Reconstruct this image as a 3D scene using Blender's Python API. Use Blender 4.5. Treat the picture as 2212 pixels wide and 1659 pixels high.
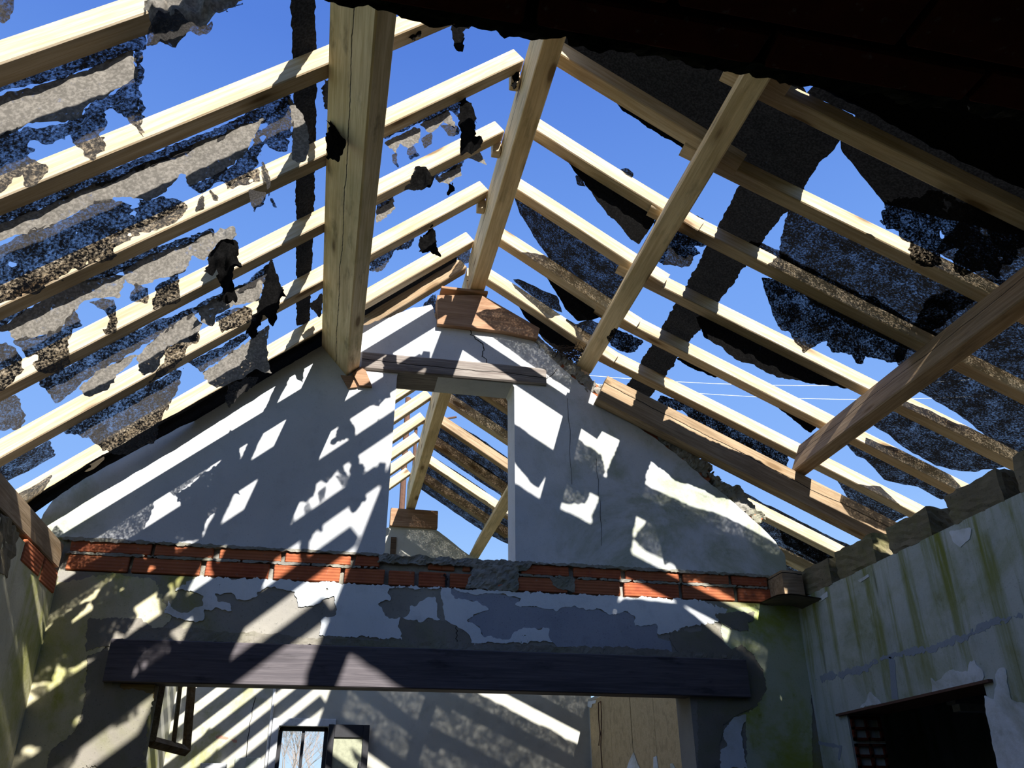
import bpy, bmesh, math, random
import numpy as np
from mathutils import Vector, Matrix
random.seed(7)
for o in list(bpy.data.objects): bpy.data.objects.remove(o)
S = bpy.context.scene
COL = S.collection
H = 1.25                       # eye height above the floor; builders below use heights relative to the eye

# ------------------------------------------------------------------ camera
FPX, PITCH, YAW, ROLL = 1839.9, .485415, .20834, -.0058016
def cam_axes():
    cy, sy, cp, sp = math.cos(YAW), math.sin(YAW), math.cos(PITCH), math.sin(PITCH)
    fw = Vector((sy*cp, cy*cp, sp)); rt = Vector((cy, -sy, 0)); up = rt.cross(fw)
    cr, sr = math.cos(ROLL), math.sin(ROLL)
    return cr*rt + sr*up, -sr*rt + cr*up, fw
RT, UP, FW = cam_axes()
cd = bpy.data.cameras.new('camera'); cam = bpy.data.objects.new('camera', cd); COL.objects.link(cam)
cd.sensor_width = 36; cd.lens = 36*FPX/2212; cd.clip_start = .02; cd.clip_end = 500
m = Matrix((RT, UP, -FW)).transposed().to_4x4(); m.translation = (0, 0, H); cam.matrix_world = m
S.camera = cam

# ------------------------------------------------------------------ light
SUN = Vector((-.222, 1, -.76)).normalized()      # direction the light travels
w = bpy.data.worlds.new('sky'); S.world = w; w.use_nodes = True
nt = w.node_tree; nt.nodes.clear()
out = nt.nodes.new('ShaderNodeOutputWorld'); bg = nt.nodes.new('ShaderNodeBackground')
tc = nt.nodes.new('ShaderNodeTexCoord'); sx = nt.nodes.new('ShaderNodeSeparateXYZ'); rp = nt.nodes.new('ShaderNodeValToRGB')
nt.links.new(tc.outputs['Generated'], sx.inputs[0]); nt.links.new(sx.outputs['Z'], rp.inputs[0])
rp.color_ramp.elements[0].position = 0; rp.color_ramp.elements[0].color = (.66, .84, 1, 1)
rp.color_ramp.elements[1].position = 1; rp.color_ramp.elements[1].color = (.055, .14, .52, 1)
for p_, c_ in ((.14, (.46, .72, 1)), (.34, (.25, .46, .92)), (.55, (.17, .355, .85)), (.75, (.09, .215, .69))):
    e = rp.color_ramp.elements.new(p_); e.color = c_ + (1,)
nt.links.new(rp.outputs[0], bg.inputs[0]); bg.inputs[1].default_value = 1.06
nt.links.new(bg.outputs[0], out.inputs[0])
sd = bpy.data.lights.new('sun', 'SUN'); sd.energy = 11.0; sd.angle = .0093; sd.color = (1, .96, .89)
so = bpy.data.objects.new('sun', sd); COL.objects.link(so); so.location = (6, -8, 14)
so.rotation_euler = SUN.to_track_quat('-Z', 'Y').to_euler()
S.view_settings.view_transform = 'Standard'; S.view_settings.look = 'None'
S.view_settings.gamma = 1; S.view_settings.use_curve_mapping = False
S.view_settings.exposure = 0.0

# ------------------------------------------------------------------ pixel -> place
def ray(px, py):
    return np.array(RT)*((px-1106)/FPX) - np.array(UP)*((py-829.5)/FPX) + np.array(FW)
def onY(px, py, D): d = ray(px, py); return d*D/d[1]
def onX(px, py, D): d = ray(px, py); return d*D/d[0]
LA, LB = 2.442, .87                     # steep slope: underside of the rafters z = LA + LB x
UA, UB = 3.34, -.63                     # shallow slope above the upper purlin
WA, WB = 3.111, -.46                    # shallow slope below it
RD = .075                               # rafter depth
NL = (math.sqrt(1+LB*LB), math.sqrt(1+UB*UB))
def zL(x, off=0.): return LA + LB*x + off*NL[0]
def zR(x, off=0.): return np.maximum(UA+UB*x, WA+WB*x) + off*NL[1]
def hit(px, py, zf):
    d = ray(px, py); lo, hi = .2, 14.
    g = lambda t: d[2]*t - zf(d[0]*t)
    n = np.linspace(lo, hi, 400)
    v = np.array([g(t) for t in n]); i = np.argmax(v > 0)
    if i == 0: i = 1
    a, b = n[i-1], n[i]
    for _ in range(30):
        c = (a+b)/2
        if g(c) > 0: b = c
        else: a = c
    return d*a
CR = dict(c1=(0, 0, 2.962), c2=(700, 0, 2.962), c3=(1400, 0, 2.719), c4=(0, 500, 2.962), c5=(650, 500, 2.962), c6=(1400, 560, 2.719),
          c9=(1650, 850, 3.687), n5=(240, 1180, 3.687), n6=(800, 1180, 3.687), n7=(1240, 1180, 3.463), n4=(1480, 1180, 3.022),
          n1=(0, 1000, 4.424), n3=(1120, 680, 3.687), n2=(240, 1460, 3.687), o1=(820, 780, 3.606), p=(0, 0, 1.))
def PX(c, pts):
    ox, oy, s = CR[c]
    return [(ox+a/s, oy+b/s) for a, b in pts]

# ------------------------------------------------------------------ numeric noise
def vnoise(x, y, seed):
    xi, yi = np.floor(x).astype(np.int64), np.floor(y).astype(np.int64)
    fx, fy = x-xi, y-yi
    fx = fx*fx*(3-2*fx); fy = fy*fy*(3-2*fy)
    def h(a, b):
        n = (a*374761393 + b*668265263 + seed*1274126177) & 0x7fffffff
        n = ((n ^ (n >> 13))*1274126177) & 0x7fffffff
        return ((n ^ (n >> 16)) & 0xffff)/65535.
    return (h(xi, yi)*(1-fx)+h(xi+1, yi)*fx)*(1-fy) + (h(xi, yi+1)*(1-fx)+h(xi+1, yi+1)*fx)*fy
def fbm(x, y, f, seed, oct=4):
    s = np.zeros_like(x, dtype=float); a, t = 1., 0.
    for k in range(oct):
        s += a*(vnoise(x*f+17.3*k, y*f-9.1*k, seed+k)-.5); t += a; a *= .55; f *= 2.1
    return 2*s/t
def sdf(poly, X, Y):
    P = np.array(poly, float); Q = np.roll(P, -1, 0)
    d = np.full(X.shape, 1e9); ins = np.zeros(X.shape, bool)
    for (ax, ay), (bx, by) in zip(P, Q):
        ex, ey = bx-ax, by-ay; L = ex*ex+ey*ey+1e-12
        t = np.clip(((X-ax)*ex+(Y-ay)*ey)/L, 0, 1)
        d = np.minimum(d, np.hypot(X-ax-t*ex, Y-ay-t*ey))
        if ay != by:
            c = ((ay > Y) != (by > Y)) & (X < ex*(Y-ay)/(by-ay)+ax)
            ins ^= c
    return np.where(ins, d, -d)
def msq(val, xs, ys):
    """marching squares: polygons of val>0 -> verts(2d), faces"""
    verts, faces, cache = [], [], {}
    ny, nx = val.shape
    pos = val > 0
    def vid(key, a, b):
        if key not in cache: cache[key] = len(verts); verts.append((a, b))
        return cache[key]
    anyc = pos[:-1, :-1] | pos[1:, :-1] | pos[:-1, 1:] | pos[1:, 1:]
    for j, i in zip(*np.nonzero(anyc)):
        c = ((j, i), (j, i+1), (j+1, i+1), (j+1, i)); f = []
        for k in range(4):
            (j0, i0), (j1, i1) = c[k], c[(k+1) % 4]
            v0, v1 = val[j0, i0], val[j1, i1]
            if v0 > 0: f.append(vid((j0, i0), xs[i0], ys[j0]))
            if (v0 > 0) != (v1 > 0):
                t = v0/(v0-v1)
                key = ('e',)+(c[k]+c[(k+1) % 4] if c[k] < c[(k+1) % 4] else c[(k+1) % 4]+c[k])
                f.append(vid(key, xs[i0]+(xs[i1]-xs[i0])*t, ys[j0]+(ys[j1]-ys[j0])*t))
        if len(f) >= 3: faces.append(f)
    return verts, faces
def region(polys, holes=(), res=.01, amp=.0, freq=20., seed=1, amp2=0., hole_amp=0., tear=None):
    pts = np.array([q for p in polys for q in p], float)
    mnx, mny = pts.min(0)-res*2-amp; mxx, mxy = pts.max(0)+res*2+amp
    xs = np.arange(mnx, mxx, res); ys = np.arange(mny, mxy, res)
    X, Y = np.meshgrid(xs, ys)
    v = np.full(X.shape, -1e9)
    for p in polys: v = np.maximum(v, sdf(p, X, Y))
    if amp: v = v + amp*fbm(X, Y, freq, seed) + amp2*fbm(X, Y, freq*4, seed+50, 3)
    for h in holes:
        s = sdf(h, X, Y)
        if hole_amp: s = s + hole_amp*fbm(X, Y, freq, seed+9)
        v = np.minimum(v, -s)
    if tear:                                   # moth holes inside the sheet
        t, f = tear
        v = np.minimum(v, (t - fbm(X, Y, f, seed+77, 5))*.06)
    return msq(v, xs, ys)

# ------------------------------------------------------------------ objects
def mat_slot(me, mats):
    for m_ in (mats if isinstance(mats, (list, tuple)) else [mats]): me.materials.append(M[m_])
def tag(o, label=None, cat=None, group=None, kind=None):
    if label: o['label'] = label
    if cat: o['category'] = cat
    if group: o['group'] = group
    if kind: o['kind'] = kind
    return o
def empty(name, loc):
    o = bpy.data.objects.new(name, None); COL.objects.link(o); o.location = Vector(loc)+Vector((0, 0, H)); o.empty_display_size = .05
    return o
def mesh(name, verts, faces, mats, parent=None, smooth=False, origin=None):
    """verts in eye-relative world space; the origin goes to the base centre of the piece"""
    V = np.array(verts, float).reshape(-1, 3)
    if origin is None:
        mn, mx = V.min(0), V.max(0); origin = ((mn[0]+mx[0])/2, (mn[1]+mx[1])/2, mn[2])
    og = np.array(origin, float)
    me = bpy.data.meshes.new(name); me.from_pydata([tuple(v) for v in (V-og)], [], [list(f) for f in faces]); me.update()
    mat_slot(me, mats)
    if smooth: me.polygons.foreach_set('use_smooth', [True]*len(me.polygons))
    o = bpy.data.objects.new(name, me); COL.objects.link(o)
    o.location = Vector(og)+Vector((0, 0, H))
    if parent is not None:
        o.parent = parent; o.location = o.location - parent.location
    return o
def boxv(x0, x1, y0, y1, z0, z1):
    v = [(x, y, z) for z in (z0, z1) for y in (y0, y1) for x in (x0, x1)]
    f = [(0, 2, 3, 1), (4, 5, 7, 6), (0, 1, 5, 4), (1, 3, 7, 5), (3, 2, 6, 7), (2, 0, 4, 6)]
    return v, f
def join(parts):
    V, F = [], []
    for v, f in parts:
        n = len(V); V += list(v); F += [[i+n for i in q] for q in f]
    return V, F
def box(name, b, mats, parent=None, bev=0.):
    v, f = boxv(*b); o = mesh(name, v, f, mats, parent)
    if bev:
        bm = bmesh.new(); bm.from_mesh(o.data); bmesh.ops.bevel(bm, geom=bm.edges[:], offset=bev, segments=1, affect='EDGES'); bm.to_mesh(o.data); bm.free()
    return o
def beam(name, p0, p1, w_, d_, mats, parent=None, up=(0, 0, 1), side=1, seg=10, warp=.0025, cham=.004, ends=(0, 0)):
    """squared timber: p0->p1 runs along its lower front edge; w_ across (side), d_ along up"""
    p0, p1 = Vector(p0), Vector(p1); X = (p1-p0); L = X.length; X.normalize()
    Z = Vector(up); Z = (Z - X*Z.dot(X)).normalized(); Y = Z.cross(X)
    if side*Y.y < 0 and abs(Y.y) > .3: sg = -1
    else: sg = 1
    prof = [(cham, 0), (w_-cham, 0), (w_, cham), (w_, d_-cham), (w_-cham, d_), (cham, d_), (0, d_-cham), (0, cham)]
    prof = [(sg*a, b) for a, b in prof]
    ph = random.random()*9; V = []; F = []
    for i in range(seg+1):
        t = i/seg; oy = warp*math.sin(ph+t*5.1); oz = warp*math.sin(ph*2+t*3.7)
        for k, (a, b) in enumerate(prof):
            V.append((t*L + (ends[0]*(1-t)+ends[1]*t)*b, a+oy, b+oz))
    for i in range(seg):
        for k in range(8):
            a, b = i*8+k, i*8+(k+1) % 8
            q = (a, b, b+8, a+8)
            F.append(q if sg < 0 else q[::-1])
    e0 = tuple(range(8)); e1 = tuple(seg*8+k for k in range(8))
    F.append(e0[::-1] if sg < 0 else e0); F.append(e1 if sg < 0 else e1[::-1])
    me = bpy.data.meshes.new(name); me.from_pydata(V, [], F); me.update(); mat_slot(me, mats)
    o = bpy.data.objects.new(name, me); COL.objects.link(o)
    mm = Matrix((X, Y, Z)).transposed().to_4x4(); mm.translation = p0+Vector((0, 0, H))
    if parent is not None: mm = Matrix.Translation(-parent.location) @ mm; o.parent = parent
    o.matrix_basis = mm
    return o
def tubev(pts, r, n=6, r1=None):
    V, F = [], []; P = [Vector(p) for p in pts]
    for i, p in enumerate(P):
        t = (P[min(i+1, len(P)-1)]-P[max(i-1, 0)]).normalized()
        a = t.cross(Vector((0, 0, 1)) if abs(t.z) < .9 else Vector((1, 0, 0))).normalized(); b = t.cross(a)
        rr = r if r1 is None else r+(r1-r)*i/(len(P)-1)
        for k in range(n):
            an = 2*math.pi*k/n; V.append(tuple(p+a*(rr*math.cos(an))+b*(rr*math.sin(an))))
    for i in range(len(P)-1):
        for k in range(n):
            F.append((i*n+k, i*n+(k+1) % n, (i+1)*n+(k+1) % n, (i+1)*n+k))
    F.append(tuple(range(n))[::-1]); F.append(tuple((len(P)-1)*n+k for k in range(n)))
    return V, F
def slab(v2, f2, fn, thick):
    """2d region -> solid plate: fn(a,b,d) gives the place at depth d"""
    n = len(v2); V = [fn(a, b, 0) for a, b in v2]+[fn(a, b, thick) for a, b in v2]
    F = [list(f) for f in f2]+[[i+n for i in f[::-1]] for f in f2]
    cnt = {}
    for f in f2:
        for a, b in zip(f, f[1:]+f[:1]): cnt[(a, b)] = 1
    for (a, b) in cnt:
        if (b, a) not in cnt: F.append([b, a, a+n, b+n])
    return V, F

# ------------------------------------------------------------------ materials
M = {}
class NB:
    def __init__(s, name):
        s.m = bpy.data.materials.new(name); s.m.use_nodes = True; s.t = s.m.node_tree; s.t.nodes.clear(); M[name] = s.m
        s.out = s.n('ShaderNodeOutputMaterial'); s.geo = None; s.tc = None
    def n(s, t): return s.t.nodes.new(t)
    def l(s, a, b): s.t.links.new(a, b)
    def setin(s, sock, v):
        if isinstance(v, bpy.types.NodeSocket): s.l(v, sock)
        elif isinstance(v, (tuple, list)) and len(v) == 3 and sock.type == 'RGBA': sock.default_value = tuple(v)+(1,)
        else: sock.default_value = v
    def world(s):
        if not s.geo: s.geo = s.n('ShaderNodeNewGeometry')
        return s.geo.outputs['Position']
    def obj(s):
        if not s.tc: s.tc = s.n('ShaderNodeTexCoord')
        return s.tc.outputs['Object']
    def rnd(s): return s.n('ShaderNodeObjectInfo').outputs['Random']
    def mapv(s, vec, sc, loc=(0, 0, 0)):
        k = s.n('ShaderNodeMapping'); s.l(vec, k.inputs['Vector']); k.inputs['Scale'].default_value = sc
        if isinstance(loc, bpy.types.NodeSocket): s.l(loc, k.inputs['Location'])
        else: k.inputs['Location'].default_value = loc
        return k.outputs[0]
    def noise(s, vec, scale, detail=4, rough=.55, dist=0.):
        k = s.n('ShaderNodeTexNoise'); s.l(vec, k.inputs['Vector'])
        k.inputs['Scale'].default_value = scale; k.inputs['Detail'].default_value = detail
        k.inputs['Roughness'].default_value = rough; k.inputs['Distortion'].default_value = dist
        return k.outputs['Fac']
    def vor(s, vec, scale, feat='F1', rnd=1.):
        k = s.n('ShaderNodeTexVoronoi'); k.feature = feat; s.l(vec, k.inputs['Vector']); k.inputs['Scale'].default_value = scale
        k.inputs['Randomness'].default_value = rnd
        return k.outputs['Distance']
    def ramp(s, fac, a, b, lo=0., hi=1.):
        k = s.n('ShaderNodeMapRange'); k.interpolation_type = 'SMOOTHSTEP'; s.setin(k.inputs[0], fac)
        k.inputs[1].default_value = a; k.inputs[2].default_value = b; k.inputs[3].default_value = lo; k.inputs[4].default_value = hi
        return k.outputs[0]
    def math(s, op, a, b=0., clamp=False):
        k = s.n('ShaderNodeMath'); k.operation = op; k.use_clamp = clamp; s.setin(k.inputs[0], a); s.setin(k.inputs[1], b); return k.outputs[0]
    def mix(s, f, a, b):
        k = s.n('ShaderNodeMix'); k.data_type = 'RGBA'; s.setin(k.inputs[0], f); s.setin(k.inputs[6], a); s.setin(k.inputs[7], b); return k.outputs[2]
    def xyz(s, vec):
        k = s.n('ShaderNodeSeparateXYZ'); s.l(vec, k.inputs[0]); return k.outputs
    def bump(s, h, strength=.3, dist=.01):
        k = s.n('ShaderNodeBump'); s.l(h, k.inputs['Height']); k.inputs['Strength'].default_value = strength; k.inputs['Distance'].default_value = dist
        return k.outputs[0]
    def bsdf(s, col, rough=.85, normal=None, spec=.2, metal=0.):
        k = s.n('ShaderNodeBsdfPrincipled'); s.setin(k.inputs['Base Color'], col); s.setin(k.inputs['Roughness'], rough)
        k.inputs['Specular IOR Level'].default_value = spec; k.inputs['Metallic'].default_value = metal
        if normal: s.l(normal, k.inputs['Normal'])
        return k.outputs[0]
    def end(s, sh): s.l(sh, s.out.inputs['Surface'])

def wood(name, light, dark, stain=None, stain_amt=.3, crack=0., rough=.8, green=0., knots=True):
    b = NB(name); v = b.obj(); r = b.rnd()
    off = b.n('ShaderNodeCombineXYZ'); b.l(b.math('MULTIPLY', r, 37.), off.inputs[0]); b.l(b.math('MULTIPLY', r, 11.), off.inputs[2])
    mv = b.mapv(v, (1, 1, 1), off.outputs[0])
    g = b.noise(b.mapv(mv, (1.2, 26, 26)), 3.2, 5, .6, .6)
    g2 = b.noise(b.mapv(mv, (.9, 8, 8)), 2.2, 3, .5, .4)
    col = b.mix(b.ramp(g, .32, .68), dark, light)
    col = b.mix(b.ramp(g2, .45, .75, 0, .55), col, tuple(c*.62 for c in dark))
    if knots:
        kn = b.vor(b.mapv(mv, (2.4, 9, 9)), 1.0)
        col = b.mix(b.ramp(kn, .10, .17, .85, 0), col, (.10, .055, .025))
        col = b.mix(b.ramp(kn, .16, .26, .35, 0), col, (.30, .19, .09))
    if stain:
        sn = b.noise(b.mapv(mv, (1.5, 5, 5)), 2.6, 6, .65)
        col = b.mix(b.ramp(sn, .52, .72, 0, stain_amt), col, stain)
    if green:
        gn = b.noise(mv, 1.7, 4, .6)
        col = b.mix(b.ramp(gn, .48, .72, 0, green), col, (.16, .17, .04))
    h = g
    if crack:
        y = b.xyz(mv)
        wv = b.noise(b.mapv(mv, (1.3, 0, 0)), 1.6, 5, .6)
        cy = b.math('ABSOLUTE', b.math('SUBTRACT', b.xyz(v)[2], b.math('ADD', b.math('MULTIPLY', wv, .07), crack-.035)))
        cf = b.ramp(cy, .0012, .0032, 1, 0)
        col = b.mix(cf, col, (.012, .009, .006)); h = b.math('SUBTRACT', g, b.math('MULTIPLY', cf, 3.))
    b.end(b.bsdf(col, rough, b.bump(h, .35, .004)))
wood('pine', (.64, .53, .385), (.48, .36, .22), stain=(.36, .25, .12), stain_amt=.18)
wood('pine_purlin', (.76, .62, .40), (.58, .44, .24), stain=(.06, .045, .03), stain_amt=.6, crack=.10, green=.35)
wood('pine_ridge', (.86, .68, .42), (.68, .50, .27), stain=(.16, .12, .06), stain_amt=.4, crack=.16, green=.2)
wood('pine_grey', (.42, .31, .20), (.27, .185, .105), stain=(.10, .07, .045), stain_amt=.5, crack=.11)
wood('board_red', (.42, .26, .16), (.30, .17, .095), stain=(.16, .06, .03), stain_amt=.5, knots=False)
wood('lintel_grey', (.30, .27, .24), (.17, .14, .125), stain=(.50, .46, .42), stain_amt=.35, crack=.05, knots=False)
wood('lintel_dark', (.13, .115, .125), (.085, .075, .085), stain=(.014, .012, .012), stain_amt=.7, rough=.6, knots=False)
wood('plank_dark', (.15, .10, .06), (.08, .05, .03), stain=(.03, .02, .012), stain_amt=.4)
wood('panel_tan', (.60, .47, .27), (.50, .37, .20), stain=(.34, .24, .12), stain_amt=.4, knots=False)
wood('frame_old', (.30, .20, .09), (.17, .10, .04), stain=(.45, .42, .30), stain_amt=.4, green=.4, knots=False)

def plaster(name, base, dark, moss=0., moss_lo=None, streak=0., speck=.25, moss_col=(.17, .19, .025), scale=1.):
    b = NB(name); v = b.world()
    n1 = b.noise(v, 1.6*scale, 5, .6); n2 = b.noise(v, 9*scale, 6, .65); n3 = b.noise(v, 120, 3, .6)
    col = b.mix(b.ramp(n1, .35, .68), base, dark)
    col = b.mix(b.ramp(n2, .5, .75, 0, .45), col, tuple(c*.72 for c in dark))
    col = b.mix(b.ramp(n3, .60, .72, 0, speck), col, (.05, .05, .05))
    if streak:
        st = b.noise(b.mapv(v, (5, 5, .45)), 2.0, 6, .66, .3)
        st2 = b.noise(b.mapv(v, (11, 11, .4)), 2.0, 3, .5, .4)
        top = b.ramp(b.xyz(v)[2], 1.1, 2.5, .15, 1)
        f = b.math('MULTIPLY', b.ramp(st, .45, .66), top)
        col = b.mix(b.math('MULTIPLY', f, streak), col, moss_col)
        f2 = b.math('MULTIPLY', b.ramp(st2, .66, .72), top)
        col = b.mix(b.math('MULTIPLY', f2, streak*.8), col, tuple(c*.35 for c in moss_col))
    if moss:
        mn = b.noise(v, 2.3, 7, .68, .4)
        f = b.ramp(mn, .42, .66)
        if moss_lo:
            x = b.xyz(v)[0]
            side = None
            for a0, a1 in moss_lo:
                r_ = b.ramp(x, a0, a1); side = r_ if side is None else b.math('MAXIMUM', side, r_)
            f = b.math('MULTIPLY', f, side)
        col = b.mix(b.math('MULTIPLY', f, moss), col, moss_col)
        mg = b.noise(v, 14, 5, .7)
        col = b.mix(b.math('MULTIPLY', b.math('MULTIPLY', b.ramp(mg, .55, .7), f), moss*.8), col, tuple(c*.6 for c in moss_col))
    h = b.math('ADD', n2, b.math('MULTIPLY', n3, .25))
    b.end(b.bsdf(col, .95, b.bump(h, .35, .008), spec=.1))
plaster('plaster_gable', (.66, .66, .67), (.55, .57, .60), moss=.62, moss_lo=[(.75, 1.35), (-.9, -1.25)], speck=.3, moss_col=(.20, .23, .08))
plaster('plaster_green', (.58, .62, .48), (.46, .50, .36), moss=.9, speck=.3, moss_col=(.30, .35, .03))
plaster('plaster_olive', (.64, .59, .41), (.50, .46, .29), moss=.9, speck=.35, moss_col=(.34, .36, .03))
plaster('render_lower', (.34, .32, .28), (.25, .24, .22), moss=.9, moss_col=(.26, .26, .045), moss_lo=[(-.35, -.75), (1.75, 2.1)], speck=.4)
plaster('render_broken', (.27, .25, .215), (.20, .185, .16), moss=.3, speck=.5)
plaster('paint_white', (.80, .83, .86), (.68, .73, .77), moss=.5, moss_lo=[(-.35, -.7), (1.7, 2.0), ], speck=.12)
plaster('paint_blue', (.37, .39, .45), (.30, .32, .38), speck=.5)
plaster('plaster_right', (.56, .60, .56), (.45, .49, .46), streak=1., moss=.5, speck=.35, moss_col=(.19, .21, .025))
plaster('plaster_left', (.70, .66, .50), (.56, .52, .36), streak=.6, moss=.7, speck=.3, moss_col=(.34, .36, .035))
plaster('plaster_far', (.56, .55, .49), (.46, .45, .39), moss=.8, moss_lo=[(-.2, -.8)], speck=.2, moss_col=(.28, .29, .05))
plaster('block_concrete', (.25, .21, .14), (.17, .145, .095), moss=.4, speck=.8, scale=3)
plaster('mortar', (.34, .32, .28), (.22, .21, .19), moss=.25, speck=.6, scale=4)
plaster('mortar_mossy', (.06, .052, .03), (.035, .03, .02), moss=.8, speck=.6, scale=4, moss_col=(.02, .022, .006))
plaster('floor_dirt', (.10, .074, .05), (.075, .056, .038), speck=.4)
plaster('grass', (.16, .19, .06), (.10, .13, .04), speck=.3)
plaster('spray_blue', (.33, .37, .42), (.28, .32, .37), speck=.35)
plaster('red_smear', (.50, .26, .19), (.46, .30, .24), speck=.2)
plaster('twig', (.10, .07, .05), (.05, .035, .025), speck=.2)
plaster('bark', (.33, .26, .22), (.24, .19, .16), speck=.2)
def brickm(name, a, c, d):
    b = NB(name); v = b.obj(); r = b.rnd(); wv = b.world()
    n = b.noise(wv, 14, 5, .6); gro = b.math('SINE', b.math('MULTIPLY', b.xyz(v)[2], 420.))
    col = b.mix(b.ramp(n, .35, .7), a, c); col = b.mix(b.math('MULTIPLY', r, .5), col, d)
    dn = b.noise(wv, 45, 4, .6); col = b.mix(b.ramp(dn, .6, .75, 0, .5), col, (.30, .26, .22))
    h = b.math('ADD', n, b.math('MULTIPLY', gro, .35))
    b.end(b.bsdf(col, .9, b.bump(h, .5, .004), spec=.1))
brickm('brick', (.40, .115, .05), (.30, .075, .038), (.42, .17, .08))
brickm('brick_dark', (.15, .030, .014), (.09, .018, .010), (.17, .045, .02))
def felt(name, diff, trans, hole, hole_hi, scale=70., weave=0., hmax=1.):
    """torn roofing underlay: thin matted fibre, worn through in pinholes"""
    b = NB(name); v = b.world()
    n = b.noise(v, scale, 6, .7, .3); big = b.noise(v, scale*.13, 4, .6)
    f = b.ramp(b.math('ADD', n, b.math('MULTIPLY', b.math('SUBTRACT', big, .5), .45)), hole, hole_hi, 0, hmax)
    sp = b.noise(v, scale*1.7, 4, .6)
    d = b.n('ShaderNodeBsdfDiffuse'); t = b.n('ShaderNodeBsdfTranslucent'); tr = b.n('ShaderNodeBsdfTransparent')
    b.setin(d.inputs[0], b.mix(b.ramp(sp, .4, .65), tuple(c*.6 for c in diff), diff))
    tcol = b.mix(b.ramp(sp, .38, .66), tuple(c*.45 for c in trans), trans)
    if weave:
        wx = b.math('SINE', b.math('MULTIPLY', b.xyz(v)[0], 900.)); wy = b.math('SINE', b.math('MULTIPLY', b.xyz(v)[1], 900.))
        tcol = b.mix(b.math('MULTIPLY', b.ramp(b.math('MULTIPLY', wx, wy), 0, .6), weave), tcol, tuple(c*.5 for c in trans))
    b.setin(t.inputs[0], tcol)
    a = b.n('ShaderNodeAddShader'); b.l(d.outputs[0], a.inputs[0]); b.l(t.outputs[0], a.inputs[1])
    mx = b.n('ShaderNodeMixShader'); b.l(f, mx.inputs[0]); b.l(a.outputs[0], mx.inputs[1]); b.l(tr.outputs[0], mx.inputs[2])
    b.l(mx.outputs[0], b.out.inputs['Surface'])
felt('felt_lacy_shaded', (.042, .039, .037), (.012, .012, .012), .42, .80, 120, hmax=.62)  # lacy felt, rafter shade put into its dark colour
felt('felt_deep_shade', (.010, .0095, .009), (.004, .004, .004), .46, .84, 110, hmax=.42)  # darker copy of the lacy felt, shallow-slope shade put into its colour
felt('felt_dense_lit', (.19, .175, .155), (.05, .05, .05), .60, .9, 60, weave=.5)  # denser felt, sunlit tone put into its pale colour
felt('felt_black', (.006, .0058, .0058), (.003, .003, .003), .72, .92)
felt('felt_strap', (.012, .012, .012), (.004, .004, .004), .95, 1.1)
def simple(name, col, rough=.6, metal=0., spec=.3):
    b = NB(name); n = b.noise(b.obj(), 30, 4, .6)
    b.end(b.bsdf(b.mix(b.ramp(n, .4, .7), col, tuple(c*.8 for c in col)), rough, None, spec, metal))
simple('frame_black', (.025, .025, .03)); simple('frame_white', (.62, .64, .66)); simple('plastic_grey', (.42, .44, .46))
simple('rust', (.12, .06, .04), .8); simple('tin', (.16, .13, .11), .7, .3); simple('crack_shade', (.02, .018, .016), .95)
simple('wire', (.75, .75, .78), .5); simple('lamp_white', (.7, .72, .7), .4); simple('pane_green', (.35, .36, .26), .25, 0, .5)
def glassm():
    b = NB('glass'); g = b.n('ShaderNodeBsdfGlass'); g.inputs['IOR'].default_value = 1.1; g.inputs['Roughness'].default_value = 0
    t = b.n('ShaderNodeBsdfTransparent'); mx = b.n('ShaderNodeMixShader'); mx.inputs[0].default_value = .12
    b.l(t.outputs[0], mx.inputs[1]); b.l(g.outputs[0], mx.inputs[2]); b.l(mx.outputs[0], b.out.inputs['Surface'])
glassm()

# ================================================================== STRUCTURE
GY, GT = 4.0, .18                       # gable wall front face and thickness
G2 = 7.7                                # far gable wall
XL, XR = -1.18, 2.333                   # inner faces of the side walls
FL = -H
def gw(c, pts, D=GY): return [tuple(onY(a, b, D)[[0, 2]]) for a, b in PX(c, pts)]
floor = tag(box('floor', (-4, 6, -3, 9, FL-.2, FL), 'floor_dirt'), kind='structure')
ground = tag(box('ground_outside', (-150, 150, -150, 150, FL-.5, FL-.3), 'grass'), 'rough green ground outside beyond the far window', kind='structure')

# --- gable wall, plastered upper part
outl = [(-1.36, 1.17), (-1.30, 1.28)] + gw('p', [(136, 1048), (219, 998), (404, 900), (494, 862), (632, 783), (693, 747)]) + [(-.12, 2.29), (.0, 2.42), (.16, 2.50), (.30, 2.575), (.385, 2.605), (.42, 2.52), (.45, 2.50),
        (.57, 2.535), (.70, 2.545), (.86, 2.525), (.96, 2.46), (1.075, 2.345), (1.28, 2.155), (1.48, 2.015), (1.67, 1.88), (1.85, 1.735), (2.03, 1.585), (2.20, 1.44), (2.27, 1.36), (2.312, 1.28), (2.31, 1.172), (.9, 1.172)]
hole = [(.221, 1.0), (.858, 1.0), (.858, 2.158), (.225, 2.158)]
v2, f2 = region([outl], [hole], res=.02, amp=.012, freq=9, seed=3, amp2=.01)
V, F = slab(v2, f2, lambda a, b, d: (a, GY+d, b), GT)
wall_back = tag(mesh('wall_back', V, F, 'plaster_gable'), kind='structure')
# lower part, below the brick courses, around the wide opening
OL, OR_, OT = -.715, 1.70, .567
parts = [boxv(XL-.2, OL, GY+.004, GY+GT, FL, 1.028), boxv(OR_, XR+.17, GY+.004, GY+GT, FL, 1.028), boxv(OL, OR_, GY+.004, GY+GT, .742, 1.028),
         boxv(OL, OR_, GY+.07, GY+GT, OT+.02, .742)]
V, F = join(parts); mesh('lower_render', V, F, 'render_lower', wall_back)
mesh('mortar_bed', *boxv(XL-.2, XR+.05, GY+.022, GY+GT-.001, 1.02, 1.178), 'mortar', wall_back)

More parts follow.
